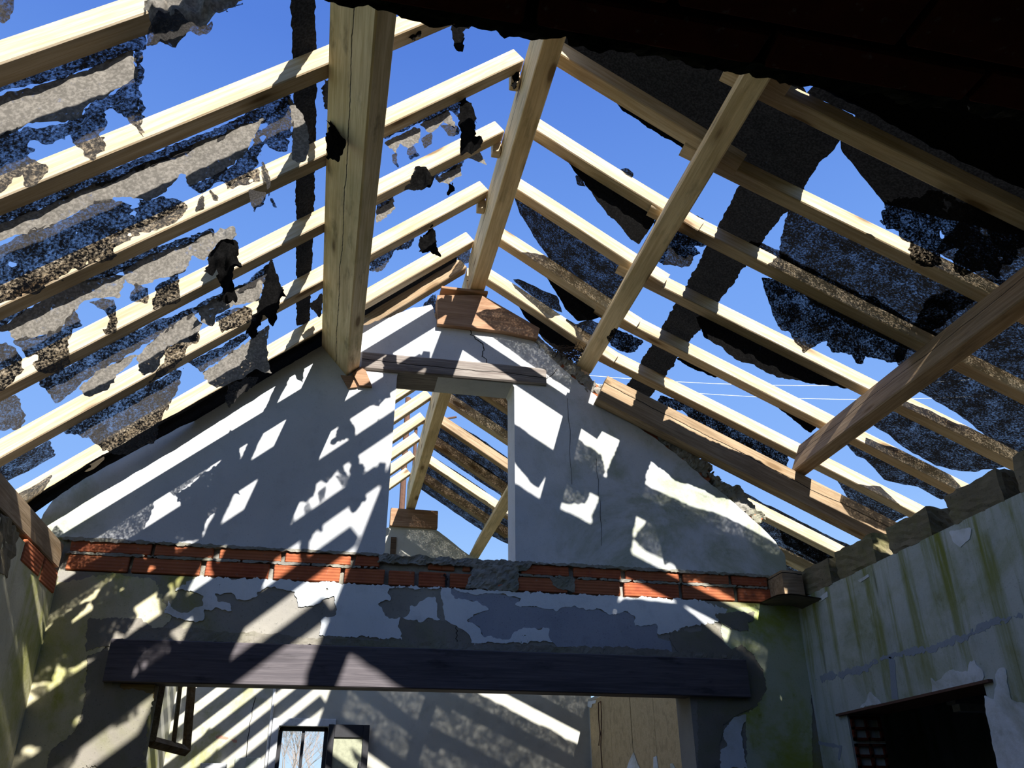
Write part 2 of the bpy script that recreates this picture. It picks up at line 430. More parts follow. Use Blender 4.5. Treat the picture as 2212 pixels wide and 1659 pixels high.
# exposed hollow bricks: two courses
def brick(x0, x1, z0, z1, y0, y1, parent, mt='brick', skew=0., nm='brick'):
    v, f = boxv(x0, x1, y0, y1, z0, z1)
    j = lambda s: random.uniform(-s, s)
    v = [(a+j(.003)+skew*(c-z0), b+j(.002), c+j(.0015)) for a, b, c in v]
    o = mesh(nm, v, f, mt, parent)
    bm = bmesh.new(); bm.from_mesh(o.data); bmesh.ops.bevel(bm, geom=bm.edges[:], offset=.004, segments=1, affect='EDGES'); bm.to_mesh(o.data); bm.free()
    return o
lowx = [(-1.165, -.90), (-.893, -.597), (-.583, -.295), (-.280, .026), (.040, .232), (.246, .372), (.386, .522), (.536, .655), (.70, .84), (.858, 1.12), (1.14, 1.39), (1.405, 1.70), (1.715, 2.0), (2.015, 2.20)]
for i, (a, b) in enumerate(lowx):
    z1 = 1.104 if i != 8 else 1.062
    brick(a+.004, b-.004, 1.034, z1, GY+.002, GY+.06, wall_back)
upx = [(-1.165, -.82), (-.81, -.55), (-.53, -.25), (-.235, .07), (.085, .205), (.885, 1.13), (1.15, 1.40), (1.42, 1.71), (1.725, 1.98), (1.99, 2.19)]
for i, (a, b) in enumerate(upx):
    brick(a+.003, b-.003, 1.116, 1.166, GY+.004, GY+.06, wall_back)
for a, b in ((.43, .50), (.50, .56), (.60, .64), (.66, .70)):
    brick(a, b, 1.118, 1.145, GY+.012, GY+.06, wall_back)
# crumbling mortar: lumpy ragged strips over the joints and the sill
def lump_strip(name, poly, seed, y0, th, mt, amp=.012, parent=wall_back, res=.008, lump=.006, freq=18):
    a2, b2 = region([poly], res=res, amp=amp, freq=freq, seed=seed, amp2=amp*.7)
    if not b2: return None
    pa = np.array(a2); dd = lump*fbm(pa[:, 0], pa[:, 1], 45, seed+3, 3)
    n = len(a2); V = [(a, y0-dd[i], b) for i, (a, b) in enumerate(a2)]+[(a, y0+th, b) for a, b in a2]
    _, F = slab(a2, b2, lambda a, b, d: (a, d, b), th)
    return mesh(name, V, F, mt, parent)
lump_strip('mortar_smear', [(.62, 1.035), (.86, 1.03), (.87, 1.10), (.88, 1.175), (.70, 1.176), (.64, 1.12)], 5, GY-.004, .03, 'mortar', lump=.012)
lump_strip('mortar_smear', [(1.05, 1.07), (1.15, 1.035), (1.16, 1.11), (1.02, 1.112)], 6, GY-.003, .03, 'mortar', lump=.008)
lump_strip('sill_mortar', [(.19, 1.135), (.5, 1.14), (.92, 1.135), (.94, 1.175), (.2, 1.178)], 7, GY-.004, .05, 'mortar', lump=.014)
lump_strip('mortar_edge', [(-1.2, 1.163), (-.2, 1.166), (.2, 1.168), (.2, 1.178), (-1.2, 1.178)], 8, GY-.006, .03, 'mortar', amp=.007, lump=.004, freq=40)
lump_strip('mortar_edge', [(.88, 1.166), (2.2, 1.163), (2.2, 1.176), (.88, 1.18)], 9, GY-.006, .03, 'mortar', amp=.008, lump=.004, freq=40)
lump_strip('mortar_edge', [(-1.18, 1.103), (.2, 1.104), (.2, 1.115), (-1.18, 1.115)], 10, GY-.002, .03, 'mortar', amp=.006, lump=.004, freq=40)
lump_strip('mortar_edge', [(.85, 1.104), (2.18, 1.103), (2.18, 1.113), (.85, 1.115)], 11, GY-.002, .03, 'mortar', amp=.006, lump=.004, freq=40)

# broken slope of the wall: bricks and mortar along the top edge, on the purlin side
slope = [(1.075, 2.345), (1.28, 2.155), (1.48, 2.015), (1.67, 1.88), (1.85, 1.735), (2.03, 1.585), (2.20, 1.44)]
for i, ((ax, az), (bx, bz)) in enumerate(zip(slope, slope[1:])):
    L = math.hypot(bx-ax, bz-az); n = 2
    for k in range(n):
        t0, t1 = (k+.06)/n, (k+.86)/n
        q = [(ax+(bx-ax)*t, az+(bz-az)*t) for t in (t0, t1)]
        nx, nz = -(bz-az)/L, (bx-ax)/L
        nx, nz = abs(nx), abs(nz)
        hh = .055+.02*random.random()
        if (i+k) % 3 != 2:
            P4 = [(q[0][0]-.01, q[0][1]-.012), (q[1][0]-.01, q[1][1]-.012), (q[1][0]+nx*hh, q[1][1]+nz*hh), (q[0][0]+nx*hh, q[0][1]+nz*hh)]
            v = [(a, GY+.012, b) for a, b in P4]+[(a, GY+GT-.01, b) for a, b in P4]
            mesh('brick', v, [(0, 1, 2, 3), (7, 6, 5, 4), (0, 4, 5, 1), (1, 5, 6, 2), (2, 6, 7, 3), (3, 7, 4, 0)], 'brick', wall_back)
    mid = [(ax, az+.015), (bx, bz+.015), (bx+.045, bz+.06), (ax+.045, az+.06)]
    lump_strip('mortar_crumble', [(a+.02*random.uniform(-1, 1), b+.012*random.uniform(-1, 1)) for a, b in mid], 30+i, GY+.004, .10, 'mortar', amp=.045, lump=.016, freq=14)
lump_strip('mortar_crumble', [(.88, 2.50), (1.0, 2.42), (1.08, 2.34), (1.12, 2.36), (1.04, 2.46), (.93, 2.53)], 41, GY+.002, .12, 'mortar', amp=.02, lump=.016)
brick(.90, .985, 2.505, 2.53, GY+.004, GY+.1, wall_back)
brick(1.09, 1.16, 2.285, 2.35, GY+.008, GY+.12, wall_back, skew=-.6)

# peeling paint and fallen render below the bricks, each flake its own thin layer
def layer(name, polys, seed, y, mt, th=.004, amp=.012, freq=34, holes=(), res=.006, tear=None, parent=wall_back, D=GY):
    v2, f2 = region(polys, holes, res=res, amp=amp, freq=freq, seed=seed, amp2=amp*.8, hole_amp=amp*1.3, tear=tear)
    V, F = slab(v2, f2, lambda a, b, d: (a, y+d, b), th)
    return mesh(name, V, F, mt, parent)
gryA = gw('n5', [(450, 370), (560, 345), (740, 390), (730, 470), (560, 540), (470, 480)])
gryB = gw('n5', [(830, 380), (960, 370), (1000, 430), (1120, 420), (1250, 330), (1400, 350), (1470, 360), (1500, 470), (1620, 480), (1780, 380), (1800, 550), (1690, 560), (1660, 700), (1580, 740), (1280, 735), (960, 700), (730, 690), (590, 660), (590, 590), (730, 600), (740, 520), (830, 490), (960, 520), (960, 450), (840, 440)])
gryC = gw('n6', [(150, 330), (420, 335), (560, 340), (590, 590), (540, 575), (520, 400), (460, 400), (330, 480), (300, 560), (190, 590), (110, 560), (90, 480), (30, 460), (150, 430)])
gryD = gw('n6', [(640, 330), (720, 360), (840, 380), (1000, 370), (1200, 420), (1160, 470), (1300, 480), (1480, 510), (1550, 480), (1690, 480), (1720, 520), (1820, 500), (1900, 550), (2080, 540), (2090, 620), (2212, 650), (2212, 800), (2000, 850), (1850, 840), (1700, 790), (1500, 810), (1430, 740), (1410, 660), (1220, 650), (1130, 700), (1110, 750), (900, 720), (870, 640), (780, 590), (830, 550), (930, 500), (850, 440), (700, 420), (640, 380)])
gryD2 = gw('n7', [(-20, 460), (80, 480), (170, 470), (270, 510), (390, 490), (450, 520), (460, 590), (540, 600), (620, 570), (630, 690), (720, 710), (740, 800), (560, 780), (400, 800), (170, 800), (-20, 760)])
brkE = gw('n6', [(230, 570), (400, 595), (480, 575), (600, 600), (680, 630), (790, 700), (800, 780), (840, 850), (560, 850), (200, 830), (240, 740), (220, 640)])
brkF = gw('n7', [(720, 690), (720, 630), (800, 600), (830, 640), (950, 630), (980, 555), (1090, 620), (1120, 720), (1180, 770), (1260, 740), (1330, 800), (1420, 940), (1440, 1080), (1360, 1200), (1200, 1270), (1120, 1330), (1090, 1480), (1090, 1659), (930, 1659), (930, 1160), (1290, 1150), (1280, 860), (800, 840)])
white_out = [(-.60, 1.027), (-.2, 1.03), (.4, 1.029), (1.2, 1.028), (1.78, 1.03), (1.95, .99), (1.90, .93), (1.74, .90), (1.60, .86), (1.33, .80), (1.26, .775), (.98, .80), (.62, .775), (.35, .785), (.1, .79), (-.35, .79), (-.5, .80), (-.72, .86), (-.70, .96)]
layer('paint_layer', [white_out], 51, GY-.001, 'paint_white', holes=[gryA, gryB, gryC, gryD, gryD2, brkE], amp=.012, tear=(.62, 22))
layer('render_coat', [gryD2, gryD], 52, GY+.0012, 'paint_blue', amp=.006)
layer('broken_render', [brkE], 53, GY+.0005, 'render_broken', amp=.008)
layer('broken_render', [brkF], 54, GY+.0005, 'render_broken', amp=.010)
lump_strip('lintel_bed', [(-.9, .742), (2.0, .742), (2.0, .765), (1.3, .785), (.9, .775), (.4, .78), (-.3, .785), (-.6, .80), (-.9, .79)], 55, GY-.003, .02, 'render_broken', amp=.014, lump=.004)
paintR = gw('n7', [(1160, 1330), (1200, 1280), (1290, 1255), (1250, 1400), (1260, 1500), (1300, 1659), (1100, 1659), (1090, 1520), (1150, 1490), (1110, 1400)])
layer('paint_layer', [paintR], 56, GY-.001, 'paint_white', amp=.008)
mossP = gw('n7', [(1050, 500), (1350, 490), (1340, 550), (1300, 570), (1300, 630), (1180, 625), (1060, 540)])
layer('render_patch', [mossP], 57, GY-.002, 'render_broken', amp=.01)
brkG = gw('n1', [(850, 1490), (1100, 1480), (1350, 1480), (1440, 1560), (1460, 1640), (1200, 1700), (820, 1800), (820, 1560)])
layer('broken_render', [brkG], 58, GY-.001, 'render_broken', amp=.012)
brkH = gw('p', [(190, 1420), (240, 1400), (245, 1480), (330, 1500), (318, 1580), (310, 1659), (100, 1659), (110, 1620), (165, 1580), (185, 1500)])
layer('broken_render', [brkH], 59, GY-.001, 'render_broken', amp=.014)
greenP = gw('n7', [(1100, 470), (1400, 440), (1700, 440), (1745, 560), (1770, 900), (1790, 1720), (1300, 1720), (1280, 1260), (1360, 1200), (1440, 1080), (1420, 940), (1330, 800), (1260, 740), (1180, 770), (1120, 720), (1100, 600)])
layer('mossy_plaster', [greenP], 61, GY+.0012, 'plaster_green', th=.003, amp=.012)
oliveP = [(a, b) for a, b in gw('p', [(100, 1262), (240, 1240), (330, 1250), (372, 1330), (330, 1380), (250, 1385), (190, 1420), (185, 1500), (165, 1580), (110, 1620), (90, 1720), (-60, 1720), (20, 1500), (60, 1350)])]
layer('mossy_plaster', [oliveP], 62, GY+.0012, 'plaster_olive', th=.003, amp=.012)
# cracks as thin dark slivers on the surface, groove shadow put into their colour
def crack(pts, wd, y=GY-.0008, parent=wall_back):
    P = [Vector((a, 0, b)) for a, b in pts]; V = []
    Q = []
    for a, b in zip(P, P[1:]):
        for k in range(4):
            t = k/4; Q.append(a.lerp(b, t)+Vector((random.uniform(-.006, .006), 0, random.uniform(-.006, .006))))
    Q.append(P[-1])
    for i, q in enumerate(Q):
        t = (Q[min(i+1, len(Q)-1)]-Q[max(i-1, 0)]).normalized(); n = Vector((-t.z, 0, t.x))*wd*(.6+.6*random.random())*.5
        V += [(q.x-n.x, y, q.z-n.z), (q.x+n.x, y, q.z+n.z)]
    F = [(2*i, 2*i+1, 2*i+3, 2*i+2) for i in range(len(Q)-1)]
    return mesh('crack', V, F, 'crack_shade', parent)
crack(gw('c5', [(1080, 620), (1085, 660), (1150, 710), (1170, 740), (1165, 800), (1200, 850)]), .006)
crack(gw('n6', [(680, 630), (690, 720), (680, 790), (685, 840)]), .004)
crack(gw('n6', [(590, 215), (610, 260), (600, 310)]), .010, GY-.002)
crack(gw('c5', [(1560, 945), (1600, 920), (1640, 880)]), .004)
crack([(1.30, 1.75), (1.305, 1.5), (1.30, 1.28)], .0025); crack([(1.155, 2.1), (1.16, 1.85), (1.16, 1.6)], .0025)

# --- side walls
def wall_x(name, x0, x1, y0, y1, z0, z1, openings, mt):
    parts = []
    ys = sorted({y0, y1} | {o[0] for o in openings} | {o[1] for o in openings})
    for a, b in zip(ys, ys[1:]):
        op = [o for o in openings if o[0] <= a+1e-6 and o[1] >= b-1e-6]
        if op: parts += [boxv(x0, x1, a, b, z0, op[0][2]), boxv(x0, x1, a, b, op[0][3], z1)]
        else: parts.append(boxv(x0, x1, a, b, z0, z1))
    V, F = join(parts); return tag(mesh(name, V, F, mt), kind='structure')
WO = (2.815, 3.725, -.45, .474)
wall_right = wall_x('wall_right', XR, XR+.17, .735, GY, FL, 1.05, [WO], 'plaster_right')
wall_left = wall_x('wall_left', XL-.2, XL, .735, GY, FL, 1.0, [], 'plaster_left')
wall_left_2 = wall_x('wall_left_far_room', XL-.2, XL, GY+GT, G2, FL, 1.1, [], 'plaster_far')
wall_right_2 = wall_x('wall_right_far_room', XR-.03, XR+.14, GY+GT, G2, FL, 1.05, [], 'plaster_far')
# concrete blocks with gaps on the right wall
def rough_block(name, b, mt, parent, seed, amp=.008, res=7):
    bm = bmesh.new(); bmesh.ops.create_cube(bm, size=1); bmesh.ops.subdivide_edges(bm, edges=bm.edges[:], cuts=res, use_grid_fill=True)
    x0, x1, y0, y1, z0, z1 = b; rnd = random.Random(seed)
    for v in bm.verts:
        p = Vector((x0+(x1-x0)*(v.co.x+.5), y0+(y1-y0)*(v.co.y+.5), z0+(z1-z0)*(v.co.z+.5)))
        c = max(abs(v.co.x), .0), abs(v.co.y), abs(v.co.z)
        edge = sum(1 for q in c if q > .49)
        k = amp*(1.6 if edge >= 2 else 1.)
        cen = Vector(((x0+x1)/2, (y0+y1)/2, (z0+z1)/2)); d = (cen-p).normalized()
        v.co = p + d*k*rnd.random()
    V = [tuple(v.co) for v in bm.verts]; bm.verts.index_update(); F = [[v.index for v in f.verts] for f in bm.faces]; bm.free()
    return mesh(name, V, F, mt, parent)
for i, (a, b) in enumerate(((3.645, 3.985), (3.275, 3.59), (2.885, 3.175), (2.475, 2.775), (2.06, 2.405), (1.66, 1.965))):
    rough_block('concrete_block', (XR-.004, XR+.15, a, b, 1.045, 1.178+.008*math.sin(i*2)), 'block_concrete', wall_right, 60+i, .010)
mesh('mortar_bed', *boxv(XR+.03, XR+.16, 1.6, 3.99, 1.045, 1.06), 'mortar_mossy', wall_right)
# peeled white paint round the hatch, spray marks
def layerX(name, polys, seed, x, mt, th=.003, amp=.01, freq=24, parent=None, res=.008):
    v2, f2 = region(polys, res=res, amp=amp, freq=freq, seed=seed, amp2=amp*.5)
    V, F = slab(v2, [f[::-1] for f in f2], lambda a, b, d: (x-d, a, b), th)
    return mesh(name, V, F, mt, parent)
def rx(c, pts): return [tuple(onX(a, b, XR)[[1, 2]]) for a, b in PX(c, pts)]
layerX('paint_layer', [rx('n4', [(1610, 860), (1640, 890), (1690, 850), (1720, 815), (1850, 815), (1860, 750), (1890, 740), (1955, 840), (1940, 895), (1620, 960)])], 71, XR, 'paint_white', parent=wall_right)
layerX('paint_layer', [rx('n4', [(1950, 970), (2020, 1010), (2030, 850), (2050, 805), (2090, 805), (2130, 1010), (2300, 1040), (2330, 1700), (2110, 1700), (2050, 1450), (1990, 1180)])], 72, XR, 'paint_white', parent=wall_right, th=.003)
layerX('paint_layer', [rx('n4', [(1210, 945), (1280, 1030), (1230, 1040), (1130, 1060), (1180, 1010)])], 73, XR, 'paint_white', parent=wall_right)
layerX('paint_layer', [rx('n4', [(870, 340), (930, 290), (935, 330), (880, 370)])], 74, XR, 'paint_white', parent=wall_right, amp=.004)
layerX('paint_layer', [rx('n4', [(1130, 225), (1200, 180), (1205, 200), (1150, 235)])], 75, XR, 'paint_white', parent=wall_right, amp=.004)
layerX('paint_layer', [[tuple(onX(a, b, XR)[[1, 2]]) for a, b in ((2052, 1148), (2100, 1140), (2095, 1165), (2075, 1185), (2060, 1170))]], 76, XR, 'paint_white', parent=wall_right, amp=.006)
def spray(c, pts, w_, seed, X=True):
    P = PX(c, pts); poly = [(a, b-w_/2) for a, b in P]+[(a+2, b+w_/2) for a, b in P[::-1]]
    if X: layerX('spray_mark', [[tuple(onX(a, b, XR)[[1, 2]]) for a, b in poly]], seed, XR, 'spray_blue', th=.0012, amp=.022, parent=wall_right)
spray('n4', [(850, 860), (1000, 840), (1200, 780), (1320, 715), (1480, 690), (1640, 655), (1850, 580), (2000, 500), (2200, 440)], 12, 81)
P = PX('n4', [(1330, 720), (1370, 740), (1390, 1000), (1350, 1000), (1340, 860)])
layerX('spray_mark', [[tuple(onX(a, b, XR)[[1, 2]]) for a, b in P]], 82, XR, 'spray_blue', th=.0012, amp=.008, parent=wall_right)
P = PX('n4', [(850, 1270), (1030, 1300), (1010, 1400), (995, 1400), (1005, 1320), (850, 1290)])
layerX('spray_mark', [[tuple(onX(a, b, XR)[[1, 2]]) for a, b in P]], 83, XR, 'spray_blue', th=.0012, amp=.006, parent=wall_right)

# hatch in the right wall: rusty lintel strip, hollow brick ends in the reveal
y0, y1, z0, z1 = WO
tag(mesh('hatch_lintel', *boxv(XR-.02, XR+.17, y0-.05, y1+.06, z1-.006, z1+.004), 'rust'), 'thin rusty strip over the dark hatch in the mossy wall', 'lintel')
for k in range(6):
    z = z1-.012-k*.115
    hb = empty('hollow_brick', (XR+.085, y1, z-.1)); hb.parent = wall_right; hb.location = Vector((XR+.085, y1, z-.1+H))-wall_right.location
    fr = []
    for (a, b, c, d) in ((0, .15, 0, .012), (0, .15, .09, .102), (0, .012, 0, .102), (.138, .15, 0, .102), (.069, .081, 0, .102), (0, .15, .045, .057)):
        fr.append(boxv(XR+.01+a, XR+.01+b, y1-.012, y1+.004, z-.102+c, z-.102+d))
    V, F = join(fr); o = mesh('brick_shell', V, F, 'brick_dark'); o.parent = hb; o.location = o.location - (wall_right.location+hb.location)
# side room behind the hatch
tag(box('wall_side_room', (4.25, 4.4, .3, 4.3, FL, 1.25), 'plaster_right'), kind='structure')
tag(box('wall_side_room_end', (XR+.17, 4.25, 4.05, 4.2, FL, 1.0), 'plaster_right'), kind='structure')
tag(box('wall_side_room_front', (XR+.17, 4.25, .3, .45, FL, 1.2), 'plaster_right'), kind='structure')
ceil_s = tag(box('ceiling_side_room', (XR+.17, 4.25, .45, 4.05, .62, .66), 'plank_dark'), kind='structure')
for k in range(6): box('joist', (XR+.18+.3*k, XR+.24+.3*k, .46, 4.04, .54, .62), 'plank_dark', ceil_s)
lamp = empty('strip_lamp', (2.85, 3.55, .46)); tag(lamp, 'pale strip lamp under the dark ceiling behind the hatch', 'lamp')
box('lamp_housing', (2.75, 3.05, 3.52, 3.58, .50, .54), 'plastic_grey', lamp); box('diffuser', (2.77, 3.03, 3.525, 3.575, .47, .50), 'lamp_white', lamp)

# --- left wall top: timber plate, stones and hollow brick pieces
tag(beam('wall_plate', (XL+.0, 1.2, 1.03), (XL+.0, 3.97, 1.03), .10, .105, 'pine_grey', side=-1, up=(0, 0, 1)), 'long weathered timber plate lying on top of the mossy sunlit wall', 'timber')
for i, (a, b, z0, z1, d) in enumerate(((2.6, 2.85, .86, 1.02, .008), (2.95, 3.16, .88, 1.02, .009), (3.20, 3.42, .83, 1.02, .010))):
    rough_block('stone', (XL-.1, XL+d, a, b, z0, z1), 'block_concrete', wall_left, 90+i, .014)
for i, (a, b, z0, z1) in enumerate(((3.50, 3.74, .93, 1.015), (3.76, 3.97, .92, 1.015))):
    brick(XL-.1, XL+.006, z0, z1, a, b, wall_left, 'brick')

# --- front wall over the camera: brick soffit
FY = .735
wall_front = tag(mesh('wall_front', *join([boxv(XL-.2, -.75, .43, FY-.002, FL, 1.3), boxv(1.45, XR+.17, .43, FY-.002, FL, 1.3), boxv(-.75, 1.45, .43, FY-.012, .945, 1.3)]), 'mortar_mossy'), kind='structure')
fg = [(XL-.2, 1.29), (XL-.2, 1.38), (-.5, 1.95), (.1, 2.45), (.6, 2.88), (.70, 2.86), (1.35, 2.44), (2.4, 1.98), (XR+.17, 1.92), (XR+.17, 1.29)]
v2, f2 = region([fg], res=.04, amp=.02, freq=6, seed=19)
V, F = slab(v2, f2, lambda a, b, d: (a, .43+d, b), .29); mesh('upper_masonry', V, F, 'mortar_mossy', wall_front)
for r, (ya, yb) in enumerate(((.667, .722), (.555, .655), (.445, .543))):
    x = -.70+.11*r
    if r: x += .0
    k = 0
    while x < 1.4:
        L = .30 if not (r == 0 and k == 0) else .24
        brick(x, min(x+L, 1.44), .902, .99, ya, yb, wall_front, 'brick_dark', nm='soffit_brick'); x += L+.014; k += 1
v2, f2 = region([[(-.75, .716), (1.45, .716), (1.45, .742), (-.75, .738)]], res=.006, amp=.012, freq=22, seed=13, amp2=.007)
pa = np.array(v2); dd = .008*fbm(pa[:, 0], pa[:, 1], 40, 5, 3)
V, F = slab(v2, [f[::-1] for f in f2], lambda a, b, d: (a, b, .905+d), .30); V = [(x, y, z+(dd[i] if i < len(dd) else 0)) for i, (x, y, z) in enumerate(V)]
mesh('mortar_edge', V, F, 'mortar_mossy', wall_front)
tag(box('wall_behind', (XL-.2, XR+.17, -2.2, -2.05, FL, 1.3), 'plaster_right'), kind='structure')
tag(box('wall_left_near_room', (XL-.2, XL, -2.05, .43, FL, 1.3), 'plaster_right'), kind='structure')
tag(box('wall_right_near_room', (XR, XR+.17, -2.05, .43, FL, 1.3), 'plaster_right'), kind='structure')
tag(box('ceiling_near_room', (XL-.2, XR+.17, -2.2, .46, 1.3, 1.36), 'plank_dark'), kind='structure')

# --- far gable wall with window
out2 = [(XL-.2, 1.1), (-.85, 1.45), (.40, 2.50), (.46, 2.53), (.90, 2.525), (1.25, 2.27), (XR, 1.32), (XR, FL), (XL-.2, FL)]
W2 = [(-.335, -.35), (.062, -.35), (.062, .785), (-.335, .785)]
v2, f2 = region([out2], [W2], res=.03, amp=.01, freq=8, seed=23)
V, F = slab(v2, f2, lambda a, b, d: (a, G2+d, b), .2)
wall_far = tag(mesh('wall_far_gable', V, F, 'plaster_far'), kind='structure')

# ================================================================== TIMBERS
ORD = ['first', 'second', 'third', 'fourth', 'fifth', 'sixth', 'seventh', 'eighth', 'ninth', 'tenth']
upL = (-LB, 0, 1)
RW = .07
YL = [3.84, 3.40, 2.97, 2.54, 2.10, 1.68, 1.24]
for i, y in enumerate(YL):
    o = beam('rafter', (-1.62, y, zL(-1.62)), (.60, y, zL(.60)), RW, RD, 'pine', up=upL, seg=14)
    tag(o, f'{ORD[i]} pale pine rafter of the steep torn slope counted from the gable wall', 'rafter', 'rafters of the steep slope')
for i in range(8):
    y = 4.62+.40*i
    o = beam('rafter', (-1.5, y, zL(-1.5)), (.60, y, zL(.60)), RW, RD, 'pine', up=upL, seg=8)
    tag(o, f'{ORD[i]} sunlit rafter of the steep slope beyond the gable wall opening', 'rafter', 'steep slope rafters beyond the gable')
tag(beam('rafter', (.02, 4.10, zL(.02)), (.60, 4.10, zL(.60)), RW, RD, 'pine_grey', up=upL), 'brown rafter lying on the gable wall, meeting the ridge', 'rafter')
YU = [3.70, 3.28, 2.855, 2.41, 1.98, 1.55]
upU = (-UB, 0, 1); upW = (-WB, 0, 1)
for i, y in enumerate(YU):
    o = beam('rafter', (.684, y, UA+UB*.684), (1.47, y, UA+UB*1.47), RW, RD, 'pine', up=upU, seg=8)
    tag(o, f'{ORD[i]} short pine rafter from ridge to upper purlin, counted from the gable wall', 'rafter', 'short rafters beside the ridge')
tag(beam('rafter', (.684, 4.09, UA+UB*.684), (1.47, 4.09, UA+UB*1.47), RW, RD, 'pine', up=upU, seg=8), 'short pine rafter above the gable wall top, beside the twig nest', 'rafter')
YW = [3.735, 3.33, 2.87, 2.46, 2.05, 1.63, 1.2]
for i, y in enumerate(YW):
    o = beam('rafter', (1.26, y, WA+WB*1.26), (4.5, y, WA+WB*4.5), RW, RD, 'pine', up=upW, seg=14)
    tag(o, f'{ORD[i]} long rafter below the upper purlin on the shallow slope, counted from the gable wall', 'rafter', 'long rafters of the shallow slope')
tag(beam('rafter', (1.26, 4.12, WA+WB*1.26), (4.5, 4.12, WA+WB*4.5), RW, RD, 'pine', up=upW), 'long rafter running just above the sloping support plank', 'rafter')
for i in range(8):
    y = 4.50+.41*i
    o = beam('rafter', (.684, y, UA+UB*.684), (1.5, y, UA+UB*1.5), RW, RD, 'pine_grey' if i % 3 else 'pine', up=upU, seg=6)
    tag(o, f'{ORD[i]} short rafter of the shallow slope beyond the gable wall opening', 'rafter', 'short rafters beyond the gable')
    o = beam('rafter', (1.3, y+.03, WA+WB*1.3), (4.5, y+.03, WA+WB*4.5), RW, RD, 'pine', up=upW, seg=8)
    tag(o, f'{ORD[i]} long rafter of the shallow slope beyond the gable wall', 'rafter', 'long rafters beyond the gable')

tag(beam('ridge_beam', (.682, .9, 2.713), (.682, GY+.02, 2.713), .084, .25, 'pine_ridge', up=(0, 0, 1), seg=14), 'heavy pine ridge beam at the roof peak, knotted and checked', 'beam')
tag(beam('ridge_beam', (.682, GY+.10, 2.713), (.682, G2+.02, 2.713), .084, .25, 'pine_ridge', up=(0, 0, 1), seg=14), 'ridge beam seen through the gable wall opening', 'beam')
for y, nm in ((2.10, 'fifth'), (2.54, 'fourth'), (2.97, 'third'), (3.40, 'second')):
    tag(box('cleat', (.556, .597, y+.075, y+.125, 2.90, 3.0), 'pine', bev=.003), f'small wooden cleat on the ridge beam beside the {nm} steep slope rafter from the gable', 'cleat', 'cleats along the ridge')
nl = Vector((-LB, 0, 1)).normalized(); tl = Vector((1, 0, LB)).normalized()
nr = Vector((.46, 0, 1)).normalized(); trr = Vector((1, 0, -.46)).normalized()
def purlin(name, y0, y1, corner, n_, t_, w_, d_, mt, label):
    """corner = lower corner nearest the eaves side, box grows along t_ (up/down slope) and n_"""
    c = Vector((corner[0], 0, corner[1]))
    V, F = [], []; seg = 16; ch = .006; ph = random.random()*9
    prof = [(ch, 0), (w_-ch, 0), (w_, ch), (w_, d_-ch), (w_-ch, d_), (ch, d_), (0, d_-ch), (0, ch)]
    L = y1-y0
    for i in range(seg+1):
        t = i/seg
        for a, b in prof: V.append((t*L, a+.002*math.sin(ph+t*6), b+.002*math.sin(ph*2+5*t)))
    for i in range(seg):
        for k in range(8):
            a, b = i*8+k, i*8+(k+1) % 8; F.append((a, b, b+8, a+8))
    F += [tuple(range(8))[::-1], tuple(seg*8+k for k in range(8))]
    me = bpy.data.meshes.new(name); me.from_pydata(V, [], F); me.update(); mat_slot(me, mt)
    o = bpy.data.objects.new(name, me); COL.objects.link(o)
    mm = Matrix((Vector((0, 1, 0)), t_, n_)).transposed().to_4x4(); mm.translation = Vector((corner[0], y0, corner[1]+H)); o.matrix_basis = mm
    bm = bmesh.new(); bm.from_mesh(me); bmesh.ops.recalc_face_normals(bm, faces=bm.faces[:]); bm.to_mesh(me); bm.free()
    return tag(o, label, 'beam')
purlin('purlin', .9, GY+.06, (-.033, 2.114), nl, tl, .084, .226, 'pine_purlin', 'thick cracked purlin under the steep slope, set into the gable wall')
purlin('purlin', .9, GY+.03, (1.222, 2.322), nr, trr, .092, .185, 'pine_ridge', 'upper purlin of the shallow slope, ending beside the twig nest')
purlin('purlin', .9, GY-.02, (2.415, 1.757), nr, trr, .07, .19, 'pine_grey', 'lower purlin resting on the sloping support plank, above the concrete blocks')
purlin('purlin', GY+.10, G2+.1, (1.222, 2.322), nr, trr, .092, .185, 'pine_ridge', 'purlin of the shallow slope seen through the gable opening')

for k, pts in enumerate(([(736, 810), (752, 838), (772, 836), (760, 812)], [(762, 806), (778, 792), (790, 800), (804, 834), (776, 832)])):
    P = [tuple(onY(a, b, GY-.012-.01*k)) for a, b in pts]; n = len(P)
    V = P+[(x, y+.05, z) for x, y, z in P]
    tag(mesh('wood_splinter', V, [list(range(n)), list(range(n, 2*n))[::-1]]+[[i, i+n, (i+1) % n+n, (i+1) % n] for i in range(n)], 'board_red'), ('long' if k else 'short')+' reddish wood splinter under the thick purlin end in the gable wall', 'splinter')
# deep plank carrying the lower purlin, in the gap above the broken wall
sp = [tuple(onY(a, b, 3.97)[[0, 2]]) for a, b in ((1262, 800), (1380, 868), (1912, 1140), (1990, 1180), (1940, 1215), (1860, 1172), (1400, 938), (1290, 858))]
dx, dz = 1, -.464; d0 = Vector((1, 0, -.464)).normalized()
tag(beam('support_plank', (1.30, 3.925, 2.075), (3.35, 3.925, 2.075-.464*2.05), .07, .165, 'pine_grey', up=(.464, 0, 1), seg=14), 'deep sloping plank above the broken gable edge, carrying the lower purlin', 'beam')

